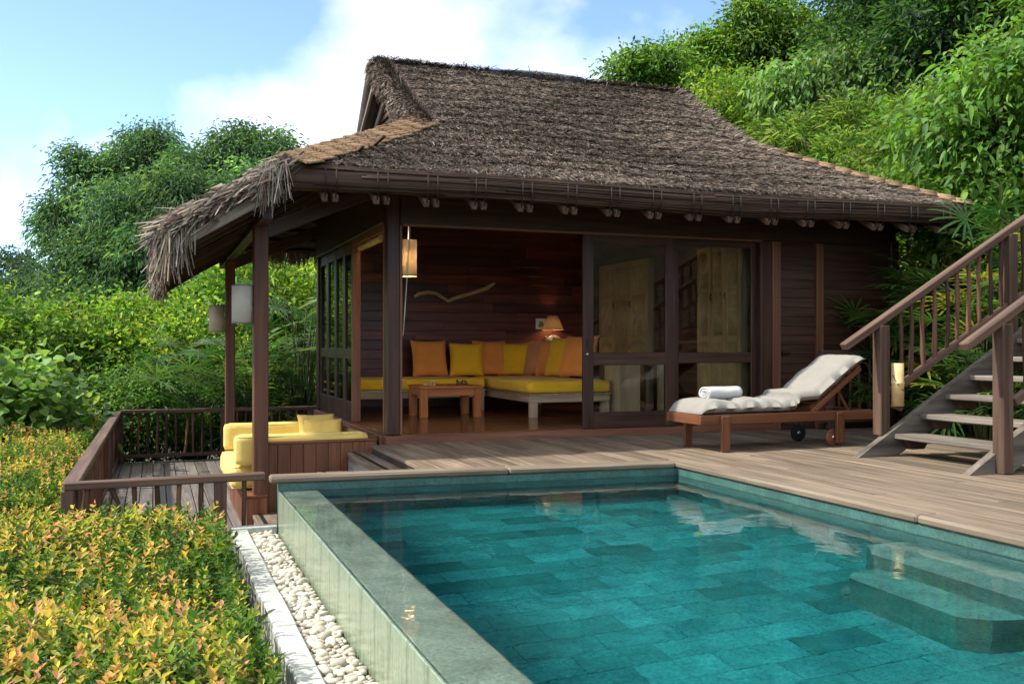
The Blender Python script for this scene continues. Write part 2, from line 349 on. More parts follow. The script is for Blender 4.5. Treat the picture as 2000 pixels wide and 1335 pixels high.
def crown_mesh(name, lumps, ncl, per, Ln, Wd, cols, spread=.22, droop=.25, shell=.62, outward=.6, upn=.8, updir=-.1, fold=.22, hi=False):
    """leaf sprays spread through ellipsoid lumps (centre, radii)"""
    vol = np.array([l[1][0]*l[1][1]*l[1][2] for l in lumps])**.67; pr = vol/vol.sum(); li = rng.choice(len(lumps), ncl, p=pr)
    C = np.array([l[0] for l in lumps])[li]; Rr = np.array([l[1] for l in lumps])[li]
    d = nrm(rng.standard_normal((ncl, 3))); d[:, 2] = np.where(d[:, 2] < -.45, -d[:, 2], d[:, 2]); rad = shell+(1-shell)*rng.random((ncl, 1))**.6
    rad *= 1+.10*rng.standard_normal((ncl, 1)); cc = C+Rr*d*rad; ccol = pick(cols, ncl, .20)*(.72+.5*rng.random(len(lumps)))[li][:, None]
    n = ncl*per; idx = np.repeat(np.arange(ncl), per); off = rng.standard_normal((n, 3))*spread*np.array([1, 1, .7]); P = cc[idx]+off
    D = d[idx]*outward+rng.standard_normal((n, 3))*.6+np.array([0, 0, updir])+nrm(off)*.4
    Nn = np.array([0, 0, 1.])*upn+d[idx]*.4+rng.standard_normal((n, 3))*.45
    Lf = Ln*(.65+.6*rng.random(n)); Wf = Wd*(.7+.5*rng.random(n))
    c = np.clip(ccol[idx]*(1+.16*rng.standard_normal((n, 1))), .003, .9)
    if hi: v, f, nf = leaf_hi(P, D, Nn, Lf, Wf, fold, droop)
    else: v, f = leaf_arrays(P, D, Nn, Lf, Wf, fold, droop); nf = 2
    me = mesh_np(name, v, f, np.repeat(c, nf, 0)); me.materials.append(M['leaf']); return me
def plant(name, label, cat, loc, lumps, ncl, per, Ln, Wd, cols, group=None, trunk=None, **kw):
    o = empty(name, loc); tag(o, label, cat, group)
    lm = [((c[0]+loc[0], c[1]+loc[1], c[2]+loc[2]), r_) for c, r_ in lumps]
    add('crown', crown_mesh('crown', lm, ncl, per, Ln, Wd, cols, **kw), 'leaf', o)
    r0 = trunk or .08; L0 = Vector(loc); lst = []
    top = sum((Vector(c) for c, _ in lm), Vector())/len(lm)
    mid = L0.lerp(top, .45)+Vector((random.uniform(-.1, .1), random.uniform(-.1, .1), 0))
    lst.append(([L0-Vector((0, 0, .3)), L0.lerp(mid, .5)+Vector((r0*.6, 0, 0)), mid], [r0*1.3, r0, r0*.8]))
    for c, r_ in lm:
        c = Vector(c); lst.append(([mid, mid.lerp(c, .5)+Vector((0, 0, .1*r_[2])), c+Vector((0, 0, .3*r_[2]))], [r0*.6, r0*.4, r0*.12]))
    tubes('trunk', lst, 'bark', o)
    return o

# ------------------------------------------------------------------ terrain
def gz(x, y):
    base = -1.35-.03*np.clip(y-7, 0, 60)-.05*np.clip(-x-6, 0, 40)
    sx = np.clip(x-5.9+.02*y, 0, 9); hill = .93*sx*np.clip((x-5.9)/1.2, 0, 1)
    s0 = 1/(1+np.exp(-(x-6.3)*5)); return base+hill+1.25*s0
ax = np.concatenate([-np.geomspace(1500, 16, 12), np.linspace(-15, 22, 75), np.geomspace(23, 1500, 12)]); ay = np.concatenate([-np.geomspace(1500, 16, 10), np.linspace(-15, 42, 90), np.geomspace(44, 1500, 12)])
X, Y = np.meshgrid(ax, ay, indexing='ij'); Zg = gz(X, Y); ny = len(ay)
I = (np.arange(len(ax)-1)[:, None]*ny+np.arange(ny-1)[None, :]).ravel()
kind(add('ground', mesh_np('ground', np.stack([X, Y, Zg], -1).reshape(-1, 3), np.stack([I, I+ny, I+ny+1, I+1], 1), None, True), 'groundmat'), 'structure')

# ------------------------------------------------------------------ deck, pool, kerb, pebbles, terrace
PW = -.105     # water level
def planks(root, x0, x1, y0f, y1f, z, pw, th, mat, gap=.006, cut=None):
    x = x0
    while x < x1-.02:
        xa, xb = x, min(x+pw, x1); a, b_ = y0f((xa+xb)/2), y1f((xa+xb)/2); ys = [a]
        if cut:
            q = a+random.uniform(.5, cut)
            while q < b_-.5: ys.append(q); q += cut*random.uniform(.7, 1.1)
        ys.append(b_)
        for i in range(len(ys)-1):
            dz = random.uniform(-.0025, .0025)
            bx('plank', xa+gap/2, xb-gap/2, ys[i]+.002, ys[i+1]-.002, z-th+dz, z+dz, mat, root, .005)
        x += pw
far = lambda x: -2.04-.074*(x-(-1.31))     # front lip of the far coping
deck = kind(bx('deck', -.15, 6.2, -1.75, -.02, -.5, -.045, 'soil', None, 0), 'structure')
bx('joist', 2.1, 6.2, -8.4, -1.8, -.5, -.045, 'black', deck, 0)
planks(deck, -.17, 2.045, lambda x: far(x)+.172, lambda x: -.045, 0, .132, .035, 'deckwood', cut=4.5)
planks(deck, 2.045, 6.2, lambda x: -8.4, lambda x: -.045 if x < 4.95 else -.15, 0, .132, .035, 'deckwood', cut=3.6)
# copings
cop = Vector((1, -.074, 0)).normalized(); pa = Vector((-1.335, far(-1.335)+.085, -.024)); pb = Vector((1.872, far(1.872)+.085, -.024))
beam('coping_board', pa, pa.lerp(pb, .56), .172, .052, 'copingwood', deck, bev=.014); beam('coping_board', pa.lerp(pb, .561), pb, .172, .052, 'copingwood', deck, bev=.014)
for a, b_ in ((-2.112, -4.9), (-4.905, -8.4)): beam('coping_board', (1.957, a, -.022), (1.957, b_, -.022), .172, .052, 'copingwood', deck, bev=.014)
# pool basin
pool = kind(empty('pool', (0, 0, -1.06)), 'structure')
FZ = -1.06
bx('left_wall', -1.262, -1.0, -8.4, -2.0, -1.4, PW-.012, 'edgestone', pool, .01)
n = 12
for i in range(n):   # facing slabs on the spill side
    y1 = -1.985-i*.54; bx('facing_slab', -1.272, -1.2625, y1-.536, y1, -.62, PW-.006, 'spillwall', pool, .002)
v0 = [(-1.262, far(-1.262)+.02), (1.95, far(1.95)+.02), (1.95, far(1.95)+.22), (-1.262, far(-1.262)+.22)]
def prism(name, poly, z0, z1, mat, parent):
    k = len(poly); v = [(x, y, z0) for x, y in poly]+[(x, y, z1) for x, y in poly]
    f = [tuple(range(k))[::-1], tuple(range(k, 2*k))]+[(i, (i+1) % k, k+(i+1) % k, k+i) for i in range(k)]
    return pyobj(name, v, f, mat, parent, None, False)
prism('far_wall', v0, -1.3, -.052, 'bandtile', pool); prism('right_wall', [(1.89, -8.4), (2.04, -8.4), (2.04, -2.2), (1.89, -2.2)], -1.3, -.051, 'bandtile', pool)
prism('near_wall', [(-1.262, -8.6), (2.04, -8.6), (2.04, -8.402), (-1.262, -8.402)], -1.3, -.05, 'bandtile', pool)
prism('floor_slab', [(-1.0, -8.4), (1.89, -8.4), (1.89, -1.9), (-1.0, -1.9)], -1.3, FZ-.02, 'bandtile', pool)
# floor tiles laid in staggered rows along x
y = -2.05; row = 0
while y > -8.4:
    x = -1.0+(.0 if row % 2 else -.2)
    while x < 1.885:
        xa, xb = max(x, -.995), min(x+.4, 1.885)
        if xb-xa > .03:
            dk = random.random() < .09
            bx('tile', xa+.0008, xb-.0008, y-.1992, y-.0008, FZ-.03, FZ+random.uniform(-.001, .001), 'darktile' if dk else 'tile', pool, .003)
        x += .4
    y -= .2; row += 1
for i in range(8):   # wall tiles along far and right wall
    for j in range(5):
        xa = -1.0+i*.36; yy = far(xa+.18)+.0165
        beam('wall_tile', (xa+.002, far(xa)+.016, FZ+.09+j*.18), (xa+.358, far(xa+.36)+.016, FZ+.09+j*.18), .012, .176, 'tile', pool, bev=.002)
for i in range(16):
    for j in range(5): bx('wall_tile', 1.878, 1.8885, -2.3-(i+1)*.37, -2.304-i*.37, FZ+j*.18+.002, FZ+(j+1)*.18-.002, 'tile', pool, .002)
prism('pool_step', [(1.54, -4.92), (1.47, -5.0), (1.47, -6.3), (1.55, -6.4), (1.877, -6.4), (1.877, -4.82), (1.6, -4.82)], FZ+.002, PW-.26, 'stepstone', pool)
prism('pool_step', [(1.28, -5.08), (1.20, -5.16), (1.20, -5.85), (1.30, -5.95), (1.469, -6.0), (1.469, -5.06)], FZ+.002, PW-.52, 'stepstone', pool)
wq = [(-1.266, -8.5), (1.95, -8.5), (1.95, far(1.95)+.10), (-1.266, far(-1.266)+.10)]
wv = [(a, b_, PW) for a, b_ in wq]+[(a, b_, -1.25) for a, b_ in wq]
wo_ = kind(pyobj('pool_water', wv, [(0, 1, 2, 3), (7, 6, 5, 4)]+[(i, (i+1) % 4, 4+(i+1) % 4, 4+i) for i in range(4)], 'water', None, None, False), 'structure')
# kerb slabs
kerb = kind(empty('stone_kerb', (-1.54, -1.95, -.6)), 'structure'); y = -1.93
while y > -8:
    ln = random.uniform(.5, .72); bx('kerb_slab', -1.595+random.uniform(-.004, .004), -1.483, y-ln+.004, y, -.75, -.38+random.uniform(-.006, .004), 'kerbstone', kerb, .006); y -= ln
bx('kerb_slab', -1.60, -1.27, -1.925, -1.83, -.6, -.372, 'kerbstone', kerb, .006)
# pebbles
bed = kind(bx('pebble_bed', -1.483, -1.272, -8.2, -1.93, -.7, -.465, 'soil', None, 0), 'structure')
pm = []
for s in range(7):
    bm = bmesh.new(); bmesh.ops.create_icosphere(bm, subdivisions=2, radius=1); q = np.random.default_rng(s).uniform(0, 6, 6); e = np.random.default_rng(s+50).uniform(.62, 1.0, 3)
    for v in bm.verts:
        c = v.co.copy(); v.co = Vector((c.x*1.25*e[0]/.8, c.y*e[1], c.z*.78*e[2]/.8))*(1+.10*math.sin(3*c.x+q[0])*math.sin(2.5*c.y+q[1])+.08*math.sin(4*c.z+q[2]))
    me = bpy.data.meshes.new('pebble'); bm.to_mesh(me); bm.free(); me.materials.append(M['pebble'])
    for q_ in me.polygons: q_.use_smooth = True
    pm.append(me)
spots = []; tries = 0; cell = {}
while tries < 60000 and len(spots) < 1500:
    tries += 1; r_ = random.choice((.012, .016, .019, .024, .029)) ; x = random.uniform(-1.483+r_*.7, -1.274-r_*.9); y = random.uniform(-6.9, -1.94); lay = random.choice((0, 0, 1))
    k0 = (int(x*20), int(y*20)); ok = True
    for a in (-1, 0, 1):
        for b_ in (-1, 0, 1):
            for (xx, yy, rr, ll) in cell.get((k0[0]+a, k0[1]+b_), ()):
                if ll == lay and (xx-x)**2+(yy-y)**2 < (.82*(rr+r_))**2: ok = False
    if ok: cell.setdefault(k0, []).append((x, y, r_, lay)); spots.append((x, y, r_, lay))
spots.sort(key=lambda s: -s[2]/max(.5, (Vector((s[0], s[1], -.4))-co.location).length)-(.02 if s[3] else 0)+(9 if s[1] < -6.3 else 0))
rest = bmesh.new()
for i, (x, y, r_, lay) in enumerate(spots):
    mt = Matrix.Translation((x, y, -.452+lay*.022+r_*.5)) @ Matrix.Rotation(random.uniform(0, 6.28), 4, 'Z') @ Matrix.Rotation(random.uniform(-.4, .4), 4, 'X') @ Matrix.Diagonal((r_*1.12, r_*1.12, r_, 1))
    me = pm[i % 7]
    if i < 295: link(bpy.data.objects.new('pebble', me), bed, mt)
    else:
        b2 = bmesh.new(); bmesh.ops.create_icosphere(b2, subdivisions=1, radius=1, matrix=mt @ Matrix.Diagonal((1.2, .9, .8, 1))); tmp = bpy.data.meshes.new('t'); b2.to_mesh(tmp); b2.free(); rest.from_mesh(tmp); bpy.data.meshes.remove(tmp)
me = bpy.data.meshes.new('small_pebbles'); rest.to_mesh(me); rest.free()
for q_ in me.polygons: q_.use_smooth = True
kind(add('small_pebbles', me, 'pebble', bed), 'stuff')
# terrace, steps
TZ = -.75
ter = kind(bx('terrace_floor', -2.72, .0, -1.9, 5.95, -1.4, TZ-.045, 'soil', None, 0), 'structure')
planks(ter, -2.70, -.02, lambda x: -1.86, lambda x: 5.93, TZ, .142, .035, 'terracewood', .008, cut=3.4)
steps = kind(empty('terrace_steps', (-.7, -.9, TZ)), 'structure')
for i, (xa, xb, z) in enumerate(((-.385, -.175, -.075), (-.68, -.385, -.245), (-.975, -.68, -.42), (-1.275, -.975, -.60))):
    ye = far((xa+xb)/2)+.19
    t_ = bx('tread', xa, xb, ye, .06, z-.04, z, 'deckwood', steps, .006); bx('grip_strip', xa+.05, xa+.085, ye+.01, .05, z+.0005, z+.004, 'black', t_, 0)
    bx('riser', xa+.012, xa+.04, ye, .06, TZ, z-.042, 'greywood', steps, .003)

# ------------------------------------------------------------------ villa
H = (0, 0, 0)
villa = tag(empty('villa', H), 'dark timber pool villa with a grey thatched roof and open front room', 'villa')
HX1, HY1, FL = 6.2, 4.3, .08
base = bx('floor', .02, 4.4, .06, 4.25, -.9, FL-.03, 'darkwood', villa, 0)
x = .03; k = 0
y = .10
while y < 4.2:
    yb = y+.125; xs = [.04]; q = random.uniform(.7, 2.0)
    while q < 4.1: xs.append(q); q += random.uniform(1.1, 2.2)
    xs.append(4.38)
    for i in range(len(xs)-1): bx('floor_board', xs[i]+.001, xs[i+1]-.001, y+.001, yb-.001, FL-.029, FL+random.uniform(-.0008, .0008), 'floorwood', base, .002)
    y = yb
sill = bx('sill', -.02, 4.45, -.04, .10, -.02, FL-.004, 'trimwood', villa, .008)
bx('sill', -.06, .05, .101, 4.2, -.06, FL-.006, 'trimwood', villa, .008)
bx('skirt', -.03, .03, .15, 4.25, -.75, -.061, 'darkwood', villa, 0)
# corner post and jambs
def post(x, y, z0, z1, s=.12, mat='postwood', name='post', parent=None): return beam(name, (x, y, z0), (x, y, z1), s, s, mat, parent or villa, (0, 1, 0), .008)
post(.06, .06, FL-.002, 2.75, .125, 'darkwood')
bx('jamb', .124, .15, .0, .10, FL, 2.13, 'trimwood', villa, .004); bx('jamb', -.01, .09, .124, .155, FL, 2.13, 'trimwood', villa, .004)
# walls: back wall boards
bw = bx('back_wall', 0, 4.45, 4.22, 4.34, -.2, 2.75, 'darkwood', villa, 0)
z = FL; r_ = 0
while z < 2.7:
    xs = [.02]; q = random.uniform(.6, 1.9)
    while q < 4.2: xs.append(q); q += random.uniform(1.2, 2.0)
    xs.append(4.42)
    for i in range(len(xs)-1): bx('board', xs[i]+.001, xs[i+1]-.001, 4.20, 4.219, z+.001, z+.134, 'mahogany', bw, .003)
    z += .136
rw = bx('right_wall', 4.36, 4.45, .14, 4.2, FL, 2.75, 'darkwood', villa, 0)
for i in range(19): bx('board', 4.342, 4.359, .15, 4.19, FL+i*.136+.001, FL+i*.136+.135, 'mahogany', rw, .003)
bx('ceiling', .02, 4.42, .05, 4.2, 2.68, 2.73, 'ceilpale', villa, 0)
# left wall: beam and folding doors
bx('left_beam', -.02, .10, .13, 4.3, 2.16, 2.86, 'darkwood', villa, .01)
bx('left_lintel', -.012, .085, .157, 1.7, 2.08, 2.158, 'trimwood', villa, .005)
def glazed(name, o0, ux, width, z0, z1, parent, st=.075, mid=(.86, .98), bot=.24, top=.10, vert=0, mat='darkwood', lab=None):
    """framed glass leaf: o0 bottom corner, ux direction"""
    o0 = Vector(o0); ux = Vector(ux).normalized(); d = .042; e = empty(name, o0, parent)
    P_ = lambda s, zz: (o0.x+ux.x*s, o0.y+ux.y*s, zz)
    for s in (st/2, width-st/2): beam('stile', P_(s, z0), P_(s, z1), st, d, mat, e, tuple(Vector((0, 0, 1)).cross(ux)), .005)
    for a, b_ in ((z0, z0+bot), (z0+mid[0], z0+mid[1]), (z1-top, z1)): beam('rail', P_(st+.0005, (a+b_)/2), P_(width-st-.0005, (a+b_)/2), d-.004, b_-a, mat, e, bev=.004)
    for k_ in range(vert):
        s = st+(width-2*st)*(k_+1)/(vert+1)
        beam('muntin', P_(s, z0+bot), P_(s, z0+mid[0]-.001), .03, d-.01, mat, e, tuple(Vector((0, 0, 1)).cross(ux)), .003); beam('muntin', P_(s, z0+mid[1]+.001), P_(s, z1-top), .03, d-.01, mat, e, tuple(Vector((0, 0, 1)).cross(ux)), .003)
    for a, b_ in ((z0+bot-.01, z0+mid[0]+.01), (z0+mid[1]-.01, z1-top+.01)): beam('pane', P_(st-.01, (a+b_)/2), P_(width-st+.01, (a+b_)/2), .006, b_-a, 'glass', e, bev=0)
    return e
bx('jamb', -.012, .085, 1.70, 1.76, FL, 2.158, 'trimwood', villa, .005)
for i in range(4): glazed('folding_door', (.035, 1.77+i*.585, 0), (0, 1, 0), .58, FL, 2.15, villa, .07, (.72, .84), .22, .12)
post(.05, 4.17, FL, 2.75, .13, 'darkwood')
# front: header, sliding doors, boarded wall
bx('header', .124, HX1, -.015, .11, 2.13, 2.86, 'darkwood', villa, .01)
bx('door_track', .15, 4.3, -.02, -.016, 2.118, 2.14, 'trimwood', villa, 0)
d1 = glazed('sliding_door', (2.09, .02, 0), (1, 0, 0), 1.10, FL, 2.128, villa, .12, (.665, .80), .17, .10)
d2 = glazed('sliding_door', (3.17, .075, 0), (1, 0, 0), 1.12, FL, 2.128, villa, .09, (.68, .80), .17, .08)
lathe('lock', [(0, 0), (.018, 0), (.018, .012), (.0, .014)], 'metal', d1, Matrix.Translation((2.135, -.002, .86)) @ Matrix.Rotation(R(90), 4, 'X'), 12)
bx('handle', 2.128, 2.142, -.012, -.001, .92, 1.02, 'black', d1, .002)
bx('jamb', 4.27, 4.42, -.03, .10, FL-.03, 2.13, 'darkwood', villa, .006); bx('jamb', 4.42, 4.53, -.045, .09, -.02, 2.13, 'trimwood', villa, .006)
fw = bx('front_wall', 4.53, HX1, .03, .10, -.3, 2.13, 'darkwood', villa, 0)
for i in range(20):
    z = -.0+i*.107
    for a, b_ in ((4.532, 5.03), (5.13, 6.19)): beam('board', (a, .014, z+.053), (b_, .014, z+.053), .02, .109, 'benchwood' if 0 else 'darkwood', fw, (0, .10, 1), .002)
bx('post', 5.03, 5.13, -.035, .10, -.02, 2.13, 'postwood', villa, .006); bx('post', 6.10, 6.22, -.04, .10, -.02, 2.2, 'darkwood', villa, .006)
bx('end_wall', 6.12, 6.2, .101, 4.3, -.3, 2.86, 'darkwood', villa, 0); bx('rear_wall', 4.45, 6.19, 4.22, 4.3, -.3, 2.86, 'darkwood', villa, 0)
bx('door_pull', 4.56, 4.66, -.05, -.0, .86, .885, 'black', villa, .004)

# ------------------------------------------------------------------ roof
EY, EZ, EXL, EXR, RY, RZ = -.9, 2.5, -1.1, 6.45, 2.25, 4.38
EYB = 2*RY-EY
GXL, GXR = .34, 4.68
roof = empty('roof', (2.7, RY, 2.4), villa)
def zf(y):   # front slope profile, a little hollow
    t_ = np.clip((y-EY)/(RY-EY), 0, 1); return EZ+(RZ-EZ)*t_-.09*np.sin(math.pi*t_)
HY = .52
def xl(y): return np.where(y < HY, EXL+(GXL+.06-EXL)*(y-EY)/(HY-EY), GXL+.06-.10*(y-HY)/(RY-HY))
def xr(y): return np.where(y < HY+.15, EXR+(GXR-EXR)*(y-EY)/(HY+.15-EY), GXR-.08*(y-HY-.15)/(RY-HY-.15))
def patch(fn, nu, nv, th, name, mat, parent):
    g = np.array([[fn(i/(nu-1), j/(nv-1)) for j in range(nv)] for i in range(nu)]); top = g.reshape(-1, 3); bot = top-np.array([0, 0, th]); k = nu*nv
    v = np.concatenate([top, bot]); f = []
    for i in range(nu-1):
        for j in range(nv-1):
            a = i*nv+j; q = (a, a+nv, a+nv+1, a+1); f.append(q); f.append(tuple(z_+k for z_ in q[::-1]))
    bd = [i*nv for i in range(nu)]+[(nu-1)*nv+j for j in range(1, nv)]+[i*nv+nv-1 for i in range(nu-2, -1, -1)]+[j for j in range(nv-2, 0, -1)]
    for a, b_ in zip(bd, bd[1:]+bd[:1]): f.append((a, a+k, b_+k, b_))
    return pyobj(name, v, f, mat, parent, None, False)
def ffront(s, t_):
    y = EY+(RY-EY)*t_; a, b_ = float(xl(y)), float(xr(y)); sg = .03*math.sin(s*9)*math.sin(math.pi*t_); cs = (t_*13+.25*math.sin(s*14)+.12*math.sin(s*41)) % 1; return (a+(b_-a)*s, y, float(zf(y))+sg*.5+.024*(1-cs)*min(1, t_*12))
def fback(s, t_): x, y, z = ffront(s, t_); return (x, 2*RY-y, z)
fs = patch(ffront, 60, 70, .17, 'front_slope', 'thatchbase', roof); patch(fback, 10, 8, .17, 'back_slope', 'thatchbase', roof)
XLL = -2.03
def zl(x): return np.where(x < EXL, EZ+.64*(x-EXL), EZ+(3.33-EZ)*(x-EXL)/(GXL+.06-EXL)-.03*np.sin(math.pi*np.clip((x-EXL)/1.5, 0, 1)))
def fleft(s, t_):
    x = XLL+(GXL+.06-XLL)*t_
    y0 = EY if x < EXL else EY+(HY-EY)*(x-EXL)/(GXL+.06-EXL); return (x, y0+(2*RY-2*y0)*s, float(zl(x)))
patch(fleft, 12, 22, .15, 'left_slope', 'thatchbase', roof)
def fright(s, t_):
    x = EXR+(GXR-EXR)*t_; y0 = EY+(HY+.15-EY)*t_; return (x, y0+(2*RY-2*y0)*s, EZ+(float(zf(HY+.15))-EZ)*t_-.04*math.sin(math.pi*t_))
patch(fright, 8, 10, .15, 'right_slope', 'thatchbase', roof)
# gable ends with reed lining and boards
for gx, sg, hz in ((GXL+.22, -1, 3.2), (GXR-.25, 1, 3.35)):
    hy = 1.95*(RZ-.15-hz)/(RZ-EZ)*1.55
    g = pyobj('gable', [(gx, RY-hy, hz), (gx, RY+hy, hz), (gx, RY, RZ-.12)], [(0, 1, 2)], 'soffit', roof, None, False)
    for i in range(11):
        z = hz+.06+i*.1; ww = hy*(1-(z-hz)/(RZ-.12-hz))
        if ww > .05: beam('reed', (gx+sg*.02, RY-ww, z), (gx+sg*.02, RY+ww, z), .03, .06, 'soffit', g, bev=.004)
    for s in (-1, 1):
        yl = RY+s*1.13; zz = 3.50
        beam('barge_board', (gx+sg*.20, yl, zz), (gx+sg*.20, RY+s*.02, RZ-.26), .035, .10, 'greywood', roof, bev=.005)
        beam('barge_board', (gx+sg*.06, yl-s*.14, zz-.02), (gx+sg*.06, RY+s*.02, RZ-.42), .035, .08, 'greywood', roof, bev=.005)
# thatch straw on the slopes
def blades(name, P, D, Nn, Ln, Wd, cols, parent, mat='straw', taper=.5):
    D = nrm(D); Sd = nrm(np.cross(D, Nn)); Ln = Ln[:, None]; Wd = Wd[:, None]
    v = np.stack([P-Sd*Wd/2, P+Sd*Wd/2, P+D*Ln+Sd*Wd/2*taper, P+D*Ln-Sd*Wd/2*taper], 1).reshape(-1, 3); o = (np.arange(len(P))*4)[:, None]
    me = mesh_np(name, v, o+np.array([[0, 1, 2, 3]]), cols); return kind(add(name, me, mat, parent), 'stuff')
STR = [(.21, .165, .13), (.165, .127, .097), (.115, .088, .068), (.33, .27, .215), (.07, .054, .043), (.26, .195, .138), (.18, .147, .122), (.138, .104, .079)]
def straw_on(fn, n, name, down, Lm, Wm, lift, cols=STR, jit=.55, tlo=0, thi=1):
    s = rng.random(n); t_ = tlo+(thi-tlo)*rng.random(n); g = np.array([fn(a, b_) for a, b_ in zip(s, t_)]); e = 1e-3
    g2 = np.array([fn(a, max(0, b_-e)) for a, b_ in zip(s, t_)]); dn = nrm(g2-g+1e-9*np.array(down)); nr = nrm(np.cross(np.array([1., 0, 0]) if abs(down[1]) > .5 else np.array([0, 1., 0]), dn)); nr *= np.sign(nr[:, 2:3])
    side = np.cross(nr, dn); D = dn+side*rng.standard_normal((n, 1))*jit+nr*(rng.standard_normal((n, 1))*.22+.04)
    P = g+nr*(lift*rng.random((n, 1))+.004); Nr = nr+rng.standard_normal((n, 3))*.35
    c = pick(cols, n, .25); wet = .82+.18*np.sin(g[:, :1]*1.7+np.sin(g[:, 1:2]*2.1)*1.3); return blades(name, P, D, Nr, Lm*(.5+rng.random(n)), Wm*(.6+.8*rng.random(n)), c*wet, roof)
straw_on(ffront, 210000, 'front_thatch', (0, -1, 0), .066, .0078, .026, jit=.75)
straw_on(fleft, 16000, 'left_thatch', (-1, 0, 0), .12, .014, .03, jit=.3)
straw_on(fright, 9000, 'right_thatch', (1, 0, 0), .10, .013, .03)
# rolled straw over the gable verges
for sg, nn in ((-1, 17000), (1, 8000)):
    t_ = rng.random(nn); y = HY-.08+(RY-HY+.08)*t_; ph = rng.random(nn)*4.6-2.3; x0 = np.where(sg < 0, xl(y), xr(y))-sg*.10; rr = .118+.03*rng.random(nn)
    rn = np.stack([-sg*np.sin(ph), -.42*np.cos(ph), .9*np.cos(ph)], -1); tn = np.stack([-sg*np.cos(ph), .42*np.sin(ph), -.9*np.sin(ph)], -1); axd = np.array([0, -.90, -.43])
    P = np.stack([x0, y, zf(y)-.085], -1)+rn*rr[:, None]; D = axd*.75-tn*.55+.28*rng.standard_normal((nn, 3)); D[:, 2] -= .1
    blades('verge_thatch', P, D, rn+.25*rng.standard_normal((nn, 3)), .10*(.6+rng.random(nn)), .011*(.7+.6*rng.random(nn)), pick(STR[:4]+STR[6:7], nn, .22), roof)
for gx, sg in ((GXL, -1), (GXR, 1)):
    pts = [(float(xl(y) if sg < 0 else xr(y))-sg*.10, y, float(zf(y))-.055) for y in np.linspace(HY-.05, RY, 9)]
    pts = [(a, b_, c-.03) for a, b_, c in pts]; tube('verge_roll', pts, [.04, .10]+[.125]*7, 'thatchbase', roof, 10)
    tube('verge_roll', [(a, 2*RY-b_, c) for a, b_, c in pts], [.13]*9, 'thatchbase', roof, 10)
# ridge roll and dark sheet
tube('ridge_roll', [(x, RY, RZ-.045+.02*math.sin(x*3)+.02*math.cos((x-2.5)*1.3)) for x in np.linspace(GXL-.02, GXR-.1, 16)], .075, 'thatchbase', roof, 10)
tube('ridge_sheet', [(x, RY-.02, RZ-.022+.02*math.sin(x*3)+.02*math.cos((x-2.5)*1.3)) for x in np.linspace(1.7, 3.1, 9)], .07, 'tarp', roof, 8)
nn = 5000; x = GXL+(GXR-GXL)*rng.random(nn); P = np.stack([x, RY+.06*rng.standard_normal(nn), RZ+.02+.02*rng.random(nn)], -1); D = np.stack([.6*rng.standard_normal(nn), .6*rng.standard_normal(nn)-.3, .12*rng.standard_normal(nn)-.15], -1)
blades('ridge_thatch', P, D, rng.standard_normal((nn, 3))*.3+np.array([0, 0, 1]), .10*(.5+rng.random(nn)), .011*np.ones(nn), pick(STR, nn, .2), roof)
# hip caps: overlapping reed mats
def cap(crest, n_, nl, nr_, wl, wr, lift=.045):
    for i in range(n_):
        a, b_ = Vector(crest(i/n_)), Vector(crest(min(1.04, (i+1.15)/n_))); e = empty('cap_mat', a, roof); acc = []
        for nv, wd in ((nl, wl), (nr_, wr)):
            nv = Vector(nv).normalized(); k = 13
            for j in range(k):
                d0 = (j+.4)/k*wd; jj = Vector((random.uniform(-.006, .006) for _ in range(3)))
                q0 = a+nv*d0+Vector((0, 0, lift+.020))+jj; q1 = b_+nv*d0+Vector((0, 0, lift))+jj
                r_ = wd/k*.60; acc.append(([q0, q0.lerp(q1, .5), q1], [r_, r_, r_*.95]))
        kind(tubes('reed', acc, 'caproof', e, 5), 'stuff')
cl = lambda t_: (EXL+(GXL+.10-EXL)*t_-.02, EY+(HY+.04-EY)*t_, float(zf(EY+(HY+.04-EY)*t_)))
cr = lambda t_: (EXR+(GXR-EXR)*t_, EY+(HY+.15-EY)*t_, float(zf(EY+(HY+.15-EY)*t_)))
cap(cl, 12, (-.62, .70, -.36), (.70, -.62, -.34), .28, .30, .05)
cap(cr, 13, (-.62, -.70, -.36), (.70, .62, -.40), .20, .22, .05)
# bundled eave roll along the front with ties and paired rafter tails
def eave(pts, name, parent, rad=.105):
    V, F = [], []; m_ = len(pts); k = 12
    for i, p_ in enumerate(pts):
        for s in range(k):
            an = 2*math.pi*s/k; rr = rad*(1+.07*math.sin(i*.9+s*2.1)+.05*math.sin(i*.37+s))
            V.append((p_[0], p_[1]+rr*.62*math.cos(an), p_[2]+rr*math.sin(an)))
    for i in range(m_-1):
        for s in range(k): s2 = (s+1) % k; F.append((i*k+s, i*k+s2, (i+1)*k+s2, (i+1)*k+s))
    F += [tuple(range(k)), tuple((m_-1)*k+s for s in range(k))]
    return pyobj(name, V, F, 'eavewood', parent)
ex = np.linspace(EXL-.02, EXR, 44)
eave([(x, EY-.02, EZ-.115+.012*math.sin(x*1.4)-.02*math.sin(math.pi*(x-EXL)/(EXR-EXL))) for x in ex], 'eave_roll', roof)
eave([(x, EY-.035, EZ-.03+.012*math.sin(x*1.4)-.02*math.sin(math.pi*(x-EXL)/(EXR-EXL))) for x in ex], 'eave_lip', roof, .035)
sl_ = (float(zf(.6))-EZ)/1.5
lst = []
